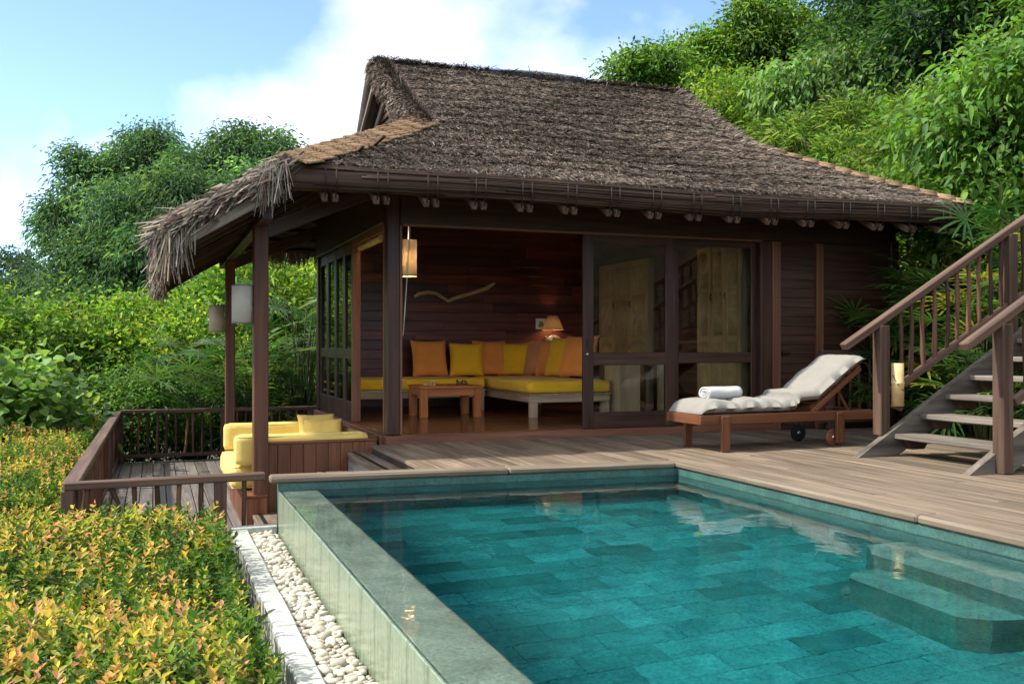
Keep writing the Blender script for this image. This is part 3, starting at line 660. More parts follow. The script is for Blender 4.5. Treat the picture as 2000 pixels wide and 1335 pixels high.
for q in range(34):
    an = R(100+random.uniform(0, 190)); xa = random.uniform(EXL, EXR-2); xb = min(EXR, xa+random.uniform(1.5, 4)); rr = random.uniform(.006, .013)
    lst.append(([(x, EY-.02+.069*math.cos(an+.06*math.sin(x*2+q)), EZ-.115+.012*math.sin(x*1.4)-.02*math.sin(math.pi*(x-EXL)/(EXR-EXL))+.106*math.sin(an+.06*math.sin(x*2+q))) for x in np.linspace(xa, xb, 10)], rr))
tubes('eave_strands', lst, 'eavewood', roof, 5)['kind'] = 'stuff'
for i in range(17):
    xc = -.72+i*.447
    for dx in (-.045, .045):
        x = xc+dx; r1 = Vector((x, EY-.06, EZ-.275)); ye_ = min(.25, EY+(x-EXL)*.94-.12, EY+(EXR-x)*.88-.12); r1.z -= .025; r0 = Vector((x, ye_, r1.z+sl_*(ye_-EY+.06)))
        if ye_ < EY+.05: continue
        rt = beam('rafter', r0, r1, .05, .058, 'railwood', roof, bev=.004)
        tube('tie_rod', [(x, EY-.07, EZ-.285), (x, EY-.112, EZ-.16), (x, EY-.112, EZ-.055)], .0065, 'ropebrown', rt, 5)
# left skirt: rake board, rafters and battens below
for y in np.arange(-.55, 5.4, .45):
    xe = min(.0, EXL+(y-EY)*1.05-.12, EXL+(EYB-y)*1.05-.12)
    beam('rafter', (XLL+.05, y, float(zl(XLL+.05))-.20), (xe, y, float(zl(xe))-.20), .05, .08, 'soffit', roof, bev=.004)
beam('rake_board', (XLL+.02, EY+.03, float(zl(XLL+.02))-.16), (EXL+.05, EY+.03, EZ-.16), .04, .12, 'greywood', roof, bev=.005)
for i in range(10):
    x = XLL+.1+i*.19; beam('batten', (x, EY+.08, float(zl(x))-.158), (x, EYB-.05, float(zl(x))-.158), .03, .014, 'soffit', roof, bev=0)
for y in np.arange(5.3, .3, -.22):     # rear soffit battens
    beam('batten', (-1.0, y, float(zf(2*RY-y))-.19), (4.4, y, float(zf(2*RY-y))-.19), .10, .02, 'soffit', roof, bev=.004) if y > 4.4 else None
# plates over the terrace posts
beam('eave_beam', (-1.2, -.6, 2.12), (-1.2, 5.2, 2.12), .10, .14, 'darkwood', roof); beam('tie_beam', (-1.2, -.02, 2.0), (-.02, -.0, 2.5), .08, .14, 'darkwood', roof); beam('tie_beam', (-1.2, 3.78, 2.0), (-.02, 3.78, 2.5), .08, .14, 'darkwood', roof)
# shaggy palm edge along the rake and the left eave
def fringe(name, pts, n_, Lm, dirv, sp, W=.022):
    i = rng.random(n_); A = np.array(pts[0]); B = np.array(pts[1]); P = A+(B-A)*i[:, None]+rng.standard_normal((n_, 3))*np.array(sp)
    cl = np.sin(i*47+np.sin(i*19)*2); Lf = Lm*(.45+.6*rng.random(n_))*(1+.45*np.clip(cl, 0, 1)); D = np.array(dirv)+rng.standard_normal((n_, 3))*.17
    return blades(name, P, D, np.array([0, -.7, .7])+rng.standard_normal((n_, 3))*.5, Lf, W*(.6+.7*rng.random(n_)), pick([(.26, .205, .15), (.19, .15, .11), (.34, .28, .215), (.12, .095, .07), (.23, .20, .17)], n_, .22), roof, taper=.3)
fringe('rake_fringe', ((XLL, EY, float(zl(XLL))-.02), (EXL+.1, EY, EZ+.02)), 2400, .17, (-.62, -.22, -.5), (.05, .03, .03))
fringe('rake_layer', ((XLL, EY+.12, float(zl(XLL))+.03), (EXL+.2, EY+.12, EZ+.07)), 1700, .20, (-.85, -.2, -.52), (.05, .08, .02))
fringe('eave_fringe', ((XLL, EY, float(zl(XLL))-.03), (XLL, EYB, float(zl(XLL))-.03)), 4600, .20, (-.22, -.05, -.9), (.03, .03, .04))
fringe('corner_fringe', ((XLL-.02, EY-.02, float(zl(XLL))-.03), (XLL+.14, EY-.02, float(zl(XLL))+.03)), 260, .30, (-.06, -.12, -1), (.03, .03, .03), .017)
fringe('corner_fringe', ((EXL-.16, EY-.04, EZ-.07), (EXL+.0, EY-.04, EZ+.0)), 150, .30, (-.06, -.08, -1), (.02, .03, .03), .015)
fringe('rear_fringe', ((-1.1, EYB, EZ-.1), (4, EYB, EZ-.1)), 2500, .2, (0, .3, -.9), (.03, .03, .04))
# terrace posts
post(-1.2, .0, -.43, 2.06, .135, 'postwood', 'terrace_post'); post(-1.2, 3.78, TZ, 2.05, .12, 'postwood', 'terrace_post')
tube('downlight', [(-.56, 1.5, 2.47), (-.56, 1.5, 2.42)], .035, 'white', villa, 10)

# ------------------------------------------------------------------ sunken daybed
day = tag(empty('daybed', (-.7, 1, TZ)), 'sunken brown plank daybed beside the steps on the lower terrace', 'daybed')
bx('platform', -1.30, -.10, .10, 1.9, TZ, -.42, 'benchwood', day, .008)
for i in range(9): bx('plank', -1.15+i*.1185, -1.15+(i+1)*.1185-.003, .072, .098, TZ, .025, 'benchwood', day, .003)
for i in range(2): bx('plank', -1.305+i*.076, -1.305+(i+1)*.076-.003, .066, .098, TZ, -.435, 'benchwood', day, .003)
for i in range(12): bx('plank', -1.335, -1.302, .1+i*.15, .1+(i+1)*.15-.003, TZ, -.44, 'benchwood', day, .003)
bx('ledge', -1.35, -1.14, -.075, .22, -.445, -.42, 'benchwood', day, .004); bx('plinth', -1.33, -1.14, -.06, .064, TZ, -.446, 'benchwood', day, .004)
bx('rim', -1.16, -.08, .06, .105, .026, .052, 'benchwood', day, .005); bx('side_panel', -.125, -.095, .106, 1.9, -.419, .05, 'paleoak', day, .004); bx('rim', -.15, -.075, .107, 1.9, .051, .075, 'benchwood', day, .005)
bx('rear_panel', -1.3, -.13, 1.87, 1.9, -.419, .03, 'benchwood', day, .004); bx('inner_panel', -1.14, -.126, .107, .125, -.419, .02, 'paleoak', day, .003)
def cush(name, dims, r_, loc, mat, label, cat, rot=None, puff=0, wob=.004, seed=0, group=None, piping=True):
    me = rbox_mesh(name, dims, r_, puff, 12, wob, seed); mt = Matrix.Translation(loc)
    if rot is not None: mt = mt @ rot
    o = tag(add(name, me, mat, None, mt), label, cat, group); h = [d/2 for d in dims]
    for sz in (1, -1):
        pts = []; ins = r_*.30
        for cx, cy_, a0 in ((1, 1, 0), (-1, 1, 90), (-1, -1, 180), (1, -1, 270)):
            for q in (0, 30, 60, 90): a = R(a0+q); pts.append(mt @ Vector((cx*(h[0]-r_)+math.cos(a)*(r_-ins), cy_*(h[1]-r_)+math.sin(a)*(r_-ins), sz*(h[2]-ins))))
        tube('piping', pts+[pts[0]], .0055, mat, o, 5)
    return o
RX, RYm, RZm = (lambda a: Matrix.Rotation(R(a), 4, 'X')), (lambda a: Matrix.Rotation(R(a), 4, 'Y')), (lambda a: Matrix.Rotation(R(a), 4, 'Z'))
cush('seat_cushion', (1.30, 1.5, .235), .07, (-.80, 1.0, -.30), 'yellow', 'thick pale yellow seat cushion lying on the sunken daybed', 'cushion', seed=1)
cush('bolster', (1.27, .19, .29), .06, (-.785, .235, -.035), 'yellow', 'long pale yellow back cushion behind the plank front of the daybed', 'cushion', seed=2)
cush('bolster', (1.27, .19, .29), .06, (-.785, 1.66, -.035), 'yellow', 'long pale yellow back cushion at the far side of the daybed', 'cushion', seed=3)
def pill(sx, sy, T, loc, rot, mat, label, seed, group=None): return tag(add('pillow', pillow_mesh('pillow', sx, sy, T, seed), mat, None, Matrix.Translation(loc) @ rot), label, 'pillow', group)
pill(.42, .34, .15, (-.40, 1.36, .0), RZm(-8) @ RX(62), 'yellow', 'front one of two small pale yellow pillows on the daybed', 11)
pill(.42, .34, .15, (-.44, 1.54, .035), RZm(4) @ RX(72), 'yellow', 'rear one of two small pale yellow pillows on the daybed', 12)

# ------------------------------------------------------------------ lanterns
def lantern(x, y, z0, z1, r_, mat, label):
    e = tag(empty('lantern', (x, y, z0)), label, 'lantern', 'lanterns on the terrace posts')
    lathe('lamp_shade', [(r_-.008, z0), (r_, z0), (r_*1.0, z1), (r_-.008, z1), (r_-.008, z0)], mat, e, Matrix.Translation((x, y, 0)), 24)
    lathe('rim', [(r_+.002, z0), (r_+.002, z0+.012), (r_-.009, z0+.012), (r_-.009, z0)], 'greywood', e, Matrix.Translation((x, y, 0)), 24); lathe('rim', [(r_+.002, z1-.012), (r_+.002, z1), (r_-.009, z1), (r_-.009, z1-.012)], 'greywood', e, Matrix.Translation((x, y, 0)), 24)
    tube('bracket', [(x, y, (z0+z1)/2), (x+r_+.01, y, (z0+z1)/2)], .008, 'black', e, 6); lathe('bulb', [(0, z0+.1), (.025, z0+.12), (.03, z0+.16), (.012, z0+.2), (0, z0+.2)], 'white', e, Matrix.Translation((x, y, 0)), 12)
lantern(-1.365, .0, 1.155, 1.51, .092, 'shadepale', 'pale fabric cylinder lantern on the near terrace post')
lantern(-1.365, 3.78, 1.125, 1.475, .098, 'shade', 'tan fabric cylinder lantern on the rear terrace post')

# ------------------------------------------------------------------ railings
def stick_mesh(h, r_, s):
    rs = np.random.default_rng(s); a = np.cumsum(rs.uniform(-.006, .006, (6, 2)), 0)*(2.2 if s == 4 else 1); a[0] = a[-1] = 0
    v, f = tube_data([(i/5*h, a[i, 0], a[i, 1]) for i in range(6)], [r_*(1+.12*rs.standard_normal()) for _ in range(6)], 7, False)
    me = bpy.data.meshes.new('baluster'); me.from_pydata([tuple(q) for q in v], [], f)
    for q in me.polygons: q.use_smooth = True
    me.materials.append(M['stickwood']); return me
def stick(parent, x, y, z0, h, meshes, tilt=0):
    m_ = Matrix.Translation((x, y, z0)) @ RZm(random.uniform(0, 360)) @ RYm(-90)
    return link(bpy.data.objects.new('baluster', random.choice(meshes)), parent, m_)
def railing(name, p0, p1, z0, ztop, label, sp, posts, mesh_h, low=.12, tw=.095, th_=.055):
    p0, p1 = Vector(p0), Vector(p1); e = tag(empty(name, (p0.x, p0.y, z0)), label, 'railing'); d = p1-p0; ln = d.length
    beam('top_rail', (p0.x, p0.y, ztop-th_/2), (p1.x, p1.y, ztop-th_/2), tw, th_, 'railwood', e, bev=.008)
    ms_ = [stick_mesh(ztop-th_-z0-low, .019, s) for s in range(5)]
    if low > .03: beam('bottom_rail', (p0.x, p0.y, z0+low-.025), (p1.x, p1.y, z0+low-.025), .05, .05, 'railwood', e)
    for s in posts: q = p0+d*s; beam('post', (q.x, q.y, z0), (q.x, q.y, ztop-th_), .088, .088, 'railwood', e, (0, 1, 0), .006)
    k = int(ln/sp)
    for i in range(1, k):
        s = i/k
        if min(abs(s-q)*ln for q in posts) > .07: q = p0+d*s; stick(e, q.x, q.y, z0+low, 0, ms_)
    return e
railing('railing', (-2.71, -1.835), (-1.345, -1.76), TZ, .005, 'short brown railing in front of the terrace between hedge and pool', .148, (.02, .765), 0)
railing('railing', (-2.665, -1.79), (-2.62, 5.80), TZ, .005, 'long brown railing along the left side of the lower terrace', .13, (.01, .33, .66, .995), 0, tw=.11)
railing('railing', (-2.58, 5.85), (1.2, 5.85), TZ, .02, 'brown railing across the far end of the lower terrace', .125, (.0, .38, .72, 1), 0)
railing('railing', (4.98, -.14), (7.4, -.14), 0, .90, 'low dark railing behind the sun lounger beside the villa wall', .14, (.06, .42, .80, 1), 0, tw=.08)

# ------------------------------------------------------------------ staircase
st = tag(empty('staircase', (3.5, -3.1, 0)), 'open wooden staircase with two stick railings rising to the right', 'staircase')
NT = 11; SLP = .165/.28
def stringer(y, thick=.07):
    x0 = 3.47; x1 = 3.47+NT*.28+.5; d = .30
    poly = [(x0, 0), (x0+.42, 0), (x1, (x1-x0-.42)*SLP), (x1, (x1-x0)*SLP)]
    v = [(a, y-thick/2, b_) for a, b_ in poly]+[(a, y+thick/2, b_) for a, b_ in poly]; f = [(0, 1, 2, 3), (7, 6, 5, 4)]+[(i, (i+1) % 4, 4+(i+1) % 4, 4+i) for i in range(4)]
    return pyobj('stringer', v, f, 'stringwood', st, None, False)
stringer(-2.52); stringer(-3.70)
for i in range(NT):
    x = 3.845+i*.28; z = .192+i*.165
    td = beam('tread', (x+.15, -3.66, z-.022), (x+.15, -2.557, z-.022), .29, .045, 'treadwood', st, bev=.008)
    for yy in (-2.62, -3.60):
        v = [(x+.04, yy-.06, z-.046), (x+.28, yy-.06, z-.046), (x+.22, yy-.06, z-.125), (x+.09, yy-.06, z-.125)]; v = v+[(a, b_+.06 if yy > -3 else b_+.06, c) for a, b_, c in v]
        pyobj('cleat', v, [(0, 1, 2, 3), (7, 6, 5, 4)]+[(q, (q+1) % 4, 4+(q+1) % 4, 4+q) for q in range(4)], 'darkwood', td, None, False)
hr = lambda x: .985+(x-3.42)*.575
for y, xs in ((-2.46, (3.80, 5.28, 6.7)), (-3.755, (3.775, 5.28, 6.7))):
    beam('handrail', (3.40, y, hr(3.40)-.035), (6.9, y, hr(6.9)-.035), .085, .062, 'railwood', st, bev=.008)
    beam('lower_rail', (3.88, y, hr(3.88)-.72), (6.9, y, hr(6.9)-.72), .055, .06, 'railwood', st, bev=.006)
    for x in xs: beam('post', (x, y, 0 if y < -3 and x < 4 else max(0, hr(x)-1.03)), (x, y, hr(x)-.075), .105, .105, 'railwood', st, (0, 1, 0), .008)
    ms_ = [stick_mesh(.63, .0185, s) for s in range(10, 15)]; x = 3.99
    while x < 6.8:
        if min(abs(x-q) for q in xs) > .08: stick(st, x+random.uniform(-.012, .012), y, hr(x)-.70, 0, ms_)
        x += .133
# bamboo cup on the left newel
cup = tag(empty('bamboo_cup', (3.90, -2.5, .45)), 'pale bamboo tube hanging on the left stair post', 'bamboo cup')
lathe('tube', [(.0, .43), (.052, .43), (.053, .62), (.056, .625), (.056, .635), (.052, .64), (.052, .80), (.045, .80), (.045, .66), (0, .66)], 'bamboo', cup, Matrix.Translation((3.905, -2.54, 0)), 18)
tube('cord', [(3.955, -2.56, .60), (3.915, -2.594, .565), (3.87, -2.58, .62), (3.85, -2.54, .70)], .004, 'black', cup, 5)
tube('bracket', [(3.86, -2.5, .44), (3.95, -2.54, .40)], .02, 'railwood', cup, 6)

# ------------------------------------------------------------------ sun lounger
lg = Matrix.Translation((2.40, -1.79, 0)) @ RZm(2.5)
def LP(x, y, z): return lg @ Vector((x, y, z))
lo = tag(empty('sun_lounger', LP(0, 0, 0)), 'reddish teak sun lounger with raised back on the pool deck', 'sun lounger')
LL, LWd, LH = 1.98, .56, .335
def lb(name, a, b_, w_, h_, parent=lo, up=(0, 0, 1), mat='teak'): return beam(name, LP(*a), LP(*b_), w_, h_, mat, parent, up)
lb('side_rail', (0, .02, LH-.045), (LL, .02, LH-.045), .036, .09); lb('side_rail', (0, LWd-.02, LH-.045), (LL, LWd-.02, LH-.045), .036, .09)
lb('end_rail', (.018, .04, LH-.044), (.018, LWd-.04, LH-.044), .036, .088); lb('end_rail', (LL-.018, .04, LH-.044), (LL-.018, LWd-.04, LH-.044), .036, .088)
for x in (.25,):
    for y in (-.018, LWd+.018): lb('leg', (x, y, 0), (x, y, LH-.012), .085, .036, lo, (0, 1, 0))
for y in (-.018, LWd+.018):
    lb('leg', (1.55, y, .03), (1.55, y, LH-.012), .085, .036, lo, (0, 1, 0))
for y in (.032, LWd-.032):
    wh = lathe('wheel', [(0, -.016), (.075, -.016), (.085, -.010), (.085, .010), (.075, .016), (0, .016)], 'teak' if y < .2 else 'rubber', lo, Matrix.Translation(LP(1.51, y, .086)) @ RX(90), 24)
    lathe('hub', [(0, -.022), (.02, -.022), (.02, .022), (0, .022)], 'metal', wh, Matrix.Translation(LP(1.51, y, .086)) @ RX(90), 10)
for i in range(10): lb('slat', (.12+i*.12, .045, LH-.012), (.12+i*.12, LWd-.045, LH-.012), .07, .018)
BX0, BA = 1.27, R(35); BL = .72
bp_ = lambda s, y, o=0: (BX0+math.cos(BA)*s-math.sin(BA)*o, y, LH-.01+math.sin(BA)*s+math.cos(BA)*o)
for y in (.05, LWd-.05): lb('back_rail', bp_(0, y), bp_(BL, y), .034, .05)
for i in range(8):
    s = .06+i*.088; lb('back_slat', bp_(s, .06, .03), bp_(s, LWd-.06, .03), .06, .016, lo, (-math.sin(BA), 0, math.cos(BA)))
lb('back_end', bp_(BL-.02, .05, .034), bp_(BL-.02, LWd-.05, .034), .06, .03, lo, (-math.sin(BA), 0, math.cos(BA)))
lb('prop', bp_(.42, .12, -.02), (BX0+.56, .12, LH-.09), .022, .03); lb('prop', bp_(.42, LWd-.12, -.02), (BX0+.56, LWd-.12, LH-.09), .022, .03)
# tufted pad draped over seat and back
def pad():
    nu, nv = 90, 14; V, F = [], []
    tot = 1.24+.78; secs = [.42, .66, .90, 1.13, 1.25]
    for i in range(nu):
        s = i/(nu-1)*tot; bl = 1.20; rr = .16
        if s < bl-rr: c = (s+.02, LH+.005); an = 0
        elif s < bl+rr: a = (s-bl+rr)/(2*rr); an = BA*a; c = (bl-rr+.02+2*rr*math.sin(an*.5)*math.cos(an*.5)/max(math.sin(BA*.5)*0+1, 1e-6)*(1 if an < 1e-6 else (math.sin(an)/an)/max(math.sin(an*.5)*2*math.cos(an*.5)/an, 1e-6))*(a if an < 1e-6 else an/(2*math.sin(an*.5)*math.cos(an*.5))*a), LH+.012+rr*an*a*.95); 
        else: an = BA; c = (bl+rr*.86+.02+math.cos(BA)*(s-bl-rr), LH+.012+rr*BA*.95+math.sin(BA)*(s-bl-rr))
        e = min(s, tot-s); th = .115*(1-math.exp(-e*22))+.012
        for q in secs: th *= 1-.30*math.exp(-((s-q)/.035)**2)
        th *= 1+.06*math.sin(s*13)
        for j in range(2*nv):
            top = j < nv; f_ = (j/(nv-1) if top else (2*nv-1-j)/(nv-1))*2-1; yv = math.copysign(abs(f_)**.75, f_)
            edge = (1-abs(f_)**5)**.5 if abs(f_) < 1 else 0
            hgt = th*(.42+.58*edge)+.006*math.sin(s*31+yv*5)*math.sin(yv*6+s*4) if top else th*(.42-.42*edge)
            y = LWd/2+yv*(LWd/2-.005)*(1+.02*math.sin(s*17))
            V.append(LP(c[0]-math.sin(an)*hgt, y, c[1]+math.cos(an)*hgt))
    k = 2*nv
    for i in range(nu-1):
        for j in range(k): j2 = (j+1) % k; F.append((i*k+j, i*k+j2, (i+1)*k+j2, (i+1)*k+j))
    F += [tuple(range(k)), tuple((nu-1)*k+j for j in range(k))]
    return V, F
V_, F_ = pad(); po = tag(pyobj('lounger_pad', V_, F_, 'linen'), 'tufted off-white pad draped over the sun lounger', 'cushion')
# rolled towel
tw = tag(empty('towel', LP(.42, .3, LH+.12)), 'rolled white towel lying on the sun lounger pad', 'towel')
tmx = lg @ Matrix.Translation((.42, .30, LH+.182)) @ RZm(3)
NT_, NX = 90, 14; V, F = [], []
for i in range(NX):
    x = -.19+.38*i/(NX-1)
    for j in range(NT_):
        a = j/(NT_-1)*2*math.pi*2.6+.9; q = .16+.84*(j/(NT_-1)); jx = .006*math.sin(j*.35)*(1 if i in (0, NX-1) else 0); wv_ = 1+.018*math.sin(x*22+a*2)
        for th_ in (0, .017): V.append(tmx @ Vector((x+jx*(1 if i else -1), (.098*q-th_)*math.cos(a)*wv_, (.066*q-th_*.9)*math.sin(a)*wv_)))
k = 2*NT_
for i in range(NX-1):
    for j in range(NT_-1):
        for h in (0, 1): q = (i*k+2*j+h, i*k+2*j+2+h, (i+1)*k+2*j+2+h, (i+1)*k+2*j+h); F.append(q if h == 0 else q[::-1])
for i in (0, NX-1):
    for j in range(NT_-1): F.append((i*k+2*j, i*k+2*j+1, i*k+2*j+3, i*k+2*j+2))
for i in range(NX-1): q = i*k+2*(NT_-1); F.append((q, q+1, q+1+k, q+k))
pyobj('roll', V, F, 'towel', tw)
# ------------------------------------------------------------------ interior
def sofa(name, x0, x1, y0, y1, label):
    e = tag(empty(name, ((x0+x1)/2, (y0+y1)/2, FL)), label, 'sofa')
    for a, b_, c, d in ((x0, x1, y0, y0+.04), (x0, x1, y1-.04, y1), (x0, x0+.04, y0+.041, y1-.041), (x1-.04, x1, y0+.041, y1-.041)): bx('frame_rail', a, b_, c, d, .26, .345, 'paleoak', e, .005)
    bx('seat_board', x0-.015, x1+.015, y0-.015, y1+.015, .346, .372, 'paleoak', e, .006)
    for x in (x0+.05, x1-.05):
        for y in (y0+.05, y1-.05): bx('leg', x-.045, x+.045, y-.045, y+.045, FL, .26, 'paleoak', e, .005)
sofa('sofa', .05, 2.06, 3.1, 3.95, 'low pale wood sofa along the mahogany back wall')
sofa('sofa', 2.14, 3.20, 1.62, 3.95, 'pale wood sofa section reaching forward behind the glass door')
cush('seat_cushion', (2.03, .87, .145), .045, (1.055, 3.53, .447), 'seatyellow', 'bright yellow seat cushion on the sofa by the back wall', 'cushion', puff=.1, seed=21)
cush('seat_cushion', (1.09, 2.35, .145), .045, (2.67, 2.78, .447), 'seatyellow', 'bright yellow seat cushion on the forward sofa section', 'cushion', puff=.1, seed=22)
def bp2(x, y, s, mat, label, seed, rz=0, lean=76, dz=0): pill(s, s, .17, (x, y, .52+s*.47+dz), RZm(rz) @ RX(lean), mat, label, seed)
bp2(1.50, 3.87, .54, 'orange', 'large orange pillow at the left end of the pillow row', 31, 3)
bp2(2.02, 3.80, .50, 'gold', 'yellow pillow second from the left in the sofa row', 32, -14)
bp2(2.42, 3.92, .54, 'orange', 'orange pillow third from the left in the sofa row', 33, 5)
bp2(2.78, 3.86, .50, 'gold', 'yellow pillow standing in the corner of the sofa', 34, -25)
pill(.52, .52, .16, (3.0, 3.52, .775), RZm(-72) @ RX(76), 'coral', 'dull coral pillow just right of the sofa corner', 35)
pill(.54, .54, .16, (3.04, 3.15, .785), RZm(-76) @ RX(76), 'orange', 'narrow orange pillow between the coral pillow and a yellow one', 36)
pill(.56, .56, .16, (3.02, 2.75, .80), RZm(-78) @ RX(76), 'gold', 'yellow pillow beside the rightmost orange pillow', 37)
pill(.60, .58, .18, (3.06, 2.25, .81), RZm(-70) @ RX(74), 'orange', 'rightmost light orange pillow next to the sliding door', 38)
# coffee table
ct = tag(empty('coffee_table', (1.27, 2.3, FL)), 'small orange wood coffee table in front of the sofa', 'table')
for i in range(5): bx('top_board', .86, 1.66, 2.0+i*.12, 2.0+(i+1)*.12-.002, .43, .465, 'orangewood', ct, .004)
for a, b_ in ((.92, 2.05), (1.60, 2.05), (.92, 2.55), (1.60, 2.55)): bx('leg', a-.045, a+.045, b_-.045, b_+.045, FL, .429, 'orangewood', ct, .005)
for a, b_, c, d in ((.966, 1.554, 2.02, 2.045), (.966, 1.554, 2.555, 2.58), (.89, .915, 2.096, 2.504), (1.605, 1.63, 2.096, 2.504)): bx('apron', a, b_, c, d, .345, .428, 'orangewood', ct, .003)
for k_, (mt_, xs_, lab) in enumerate((('chesslight', 1.03, 'light wooden game piece at the left of the coffee table'), ('chessdark', 1.44, 'dark game piece at the right of the coffee table'))):
    for i in range(6):
        h = random.uniform(.03, .065); x = xs_+(i % 3)*.05-.03; y = 2.2+(i//3)*.07+random.uniform(-.01, .01)
        tag(lathe('game_piece', [(0, 0), (.016, 0), (.016, .008), (.008, .014), (.007, h*.6), (.013, h*.75), (.01, h), (0, h)], mt_, None, Matrix.Translation((x, y, .4655)), 10), lab, 'game piece', 'light game pieces' if k_ == 0 else 'dark game pieces')
# console with bowl
con = tag(empty('console_table', (3.5, 1.6, FL)), 'pale wood console standing right of the forward sofa', 'console')
bx('top', 3.22, 3.95, 1.45, 1.95, .74, .78, 'paleoak', con, .005); bx('side_panel', 3.26, 3.56, 1.5, 1.9, FL, .739, 'paleoak', con, .005); bx('leg', 3.83, 3.90, 1.5, 1.56, FL, .739, 'paleoak', con, .005); bx('leg', 3.83, 3.90, 1.84, 1.9, FL, .739, 'paleoak', con, .005)
bowl = tag(lathe('bowl', [(0, 0), (.06, 0), (.13, .03), (.165, .085), (.155, .085), (.12, .035), (0, .012)], 'bronze', None, Matrix.Translation((3.56, 1.68, .7805)), 24), 'dark brown bowl on the console behind glass', 'bowl')
for i, (dx, dy, mt_) in enumerate(((-.05, 0, 'fruitorange'), (.045, -.02, 'fruitgreen'), (0, .05, 'fruitgreen'), (.0, -.05, 'fruitorange'), (.02, .0, 'fruitgreen'))):
    me = rbox_mesh('fruit', (.075, .075, .07), .034, 0, 5, .002, i); tag(add('fruit', me, mt_, None, Matrix.Translation((3.56+dx, 1.68+dy, .86+(.035 if i == 4 else 0)))), 'green fruit heaped in the dark bowl' if mt_ == 'fruitgreen' else 'orange fruit heaped in the dark bowl', 'fruit', 'green fruit in bowl' if mt_ == 'fruitgreen' else 'orange fruit in bowl')
# wardrobes along the right wall, reed panelled doors
def wardrobe(y0, y1, n_, label):
    e = tag(empty('wardrobe', (4.2, (y0+y1)/2, FL)), label, 'wardrobe'); X0 = 4.22
    bx('carcass', X0+.03, 4.335, y0, y1, FL, 2.16, 'paleoak', e, .004); dw = (y1-y0)/n_
    for i in range(n_):
        a, b_ = y0+i*dw+.004, y0+(i+1)*dw-.004; d = empty('door', (X0, a, FL), e)
        for c, q in ((a, a+.055), (b_-.055, b_)): bx('stile', X0, X0+.028, c, q, FL+.02, 2.15, 'bamboo', d, .003)
        for c, q in ((FL+.02, FL+.10), (.98, 1.07), (1.60, 1.66), (2.08, 2.15)): bx('rail', X0+.001, X0+.027, a+.056, b_-.056, c, q, 'bamboo', d, .003)
        lst = []; y = a+.062
        while y < b_-.058: lst += [([(X0+.016, y, FL+.1), (X0+.016, y, .98)], .007), ([(X0+.016, y, 1.07), (X0+.016, y, 1.6)], .007), ([(X0+.016, y, 1.66), (X0+.016, y, 2.08)], .007)]; y += .0165
        tubes('reed', lst, 'bamboo', d, 5)
        tube('pull', [(X0-.012, b_-.03, 1.50), (X0-.03, b_-.03, 1.54), (X0-.012, b_-.03, 1.58)], .008, 'bronze', d, 6)
wardrobe(.32, 1.25, 3, 'pale reed-panelled wardrobe nearest the sliding glass door'); wardrobe(2.55, 4.05, 3, 'pale reed-panelled wardrobe at the rear of the room')
# fish lamp, picture, driftwood, pendant, rolled blind
bx('shelf', 2.9, 3.95, 3.97, 4.19, .92, .95, 'paleoak', villa, .005)
fl = tag(empty('table_lamp', (3.46, 4.06, .95)), 'small table lamp with a fish shaped base and cone shade', 'lamp')
lathe('lamp_shade', [(.165, 1.185), (.075, 1.40), (.07, 1.40), (.16, 1.185)], 'lampshade', fl, Matrix.Translation((3.46, 4.06, 0)), 20)
tube('stem', [(3.46, 4.06, 1.10), (3.46, 4.06, 1.36)], .007, 'bronze', fl, 6)
fv = [(-.13, .045), (-.10, 0), (-.13, -.045), (-.07, -.015), (-.02, -.05), (.05, -.052), (.10, -.02), (.12, .005), (.09, .03), (.04, .05), (-.02, .045), (-.07, .012)]; k = len(fv)
pyobj('fish', [(3.46+a, 4.045, 1.06+b_) for a, b_ in fv]+[(3.46+a, 4.075, 1.06+b_) for a, b_ in fv], [tuple(range(k)), tuple(range(2*k-1, k-1, -1))]+[(i, (i+1) % k, k+(i+1) % k, k+i) for i in range(k)], 'ceramic', fl, None, False)
bx('foot', 3.40, 3.52, 4.02, 4.10, .951, .97, 'ceramic', fl, .004); tube('peg', [(3.46, 4.06, .965), (3.46, 4.06, 1.02)], .008, 'ceramic', fl, 6)
pc = tag(empty('picture', (3.33, 4.19, 1.3)), 'small white framed leaf picture behind the fish lamp', 'picture')
bx('frame', 3.24, 3.42, 4.185, 4.199, 1.20, 1.36, 'white', pc, .003)
for a, b_, r_ in ((3.32, 1.29, .03), (3.35, 1.26, .028), (3.30, 1.25, .022)): bx('leaf_print', a-r_, a+r_, 4.181, 4.1845, b_-r_, b_+r_, 'fruitgreen', pc, .001)
tag(tube('driftwood', [(1.35, 4.15, 1.64), (1.42, 4.15, 1.69), (1.55, 4.14, 1.715), (1.68, 4.14, 1.70), (1.78, 4.15, 1.64), (1.86, 4.15, 1.595), (1.98, 4.14, 1.65), (2.2, 4.14, 1.71), (2.42, 4.14, 1.78), (2.52, 4.14, 1.84), (2.57, 4.15, 1.87)], [.022, .032, .03, .026, .028, .03, .03, .028, .03, .028, .02], 'driftwood', None, 8), 'bird shaped piece of driftwood hung on the dark back wall', 'driftwood')
pl = tag(empty('pendant_lamp', (.44, .85, 1.69)), 'beige fabric pendant lamp hanging inside the corner post', 'lamp')
lathe('lamp_shade', [(.085, 1.69), (.09, 1.69), (.09, 2.08), (.085, 2.08), (.085, 1.69)], 'shade', pl, Matrix.Translation((.425, .85, 0)), 22)
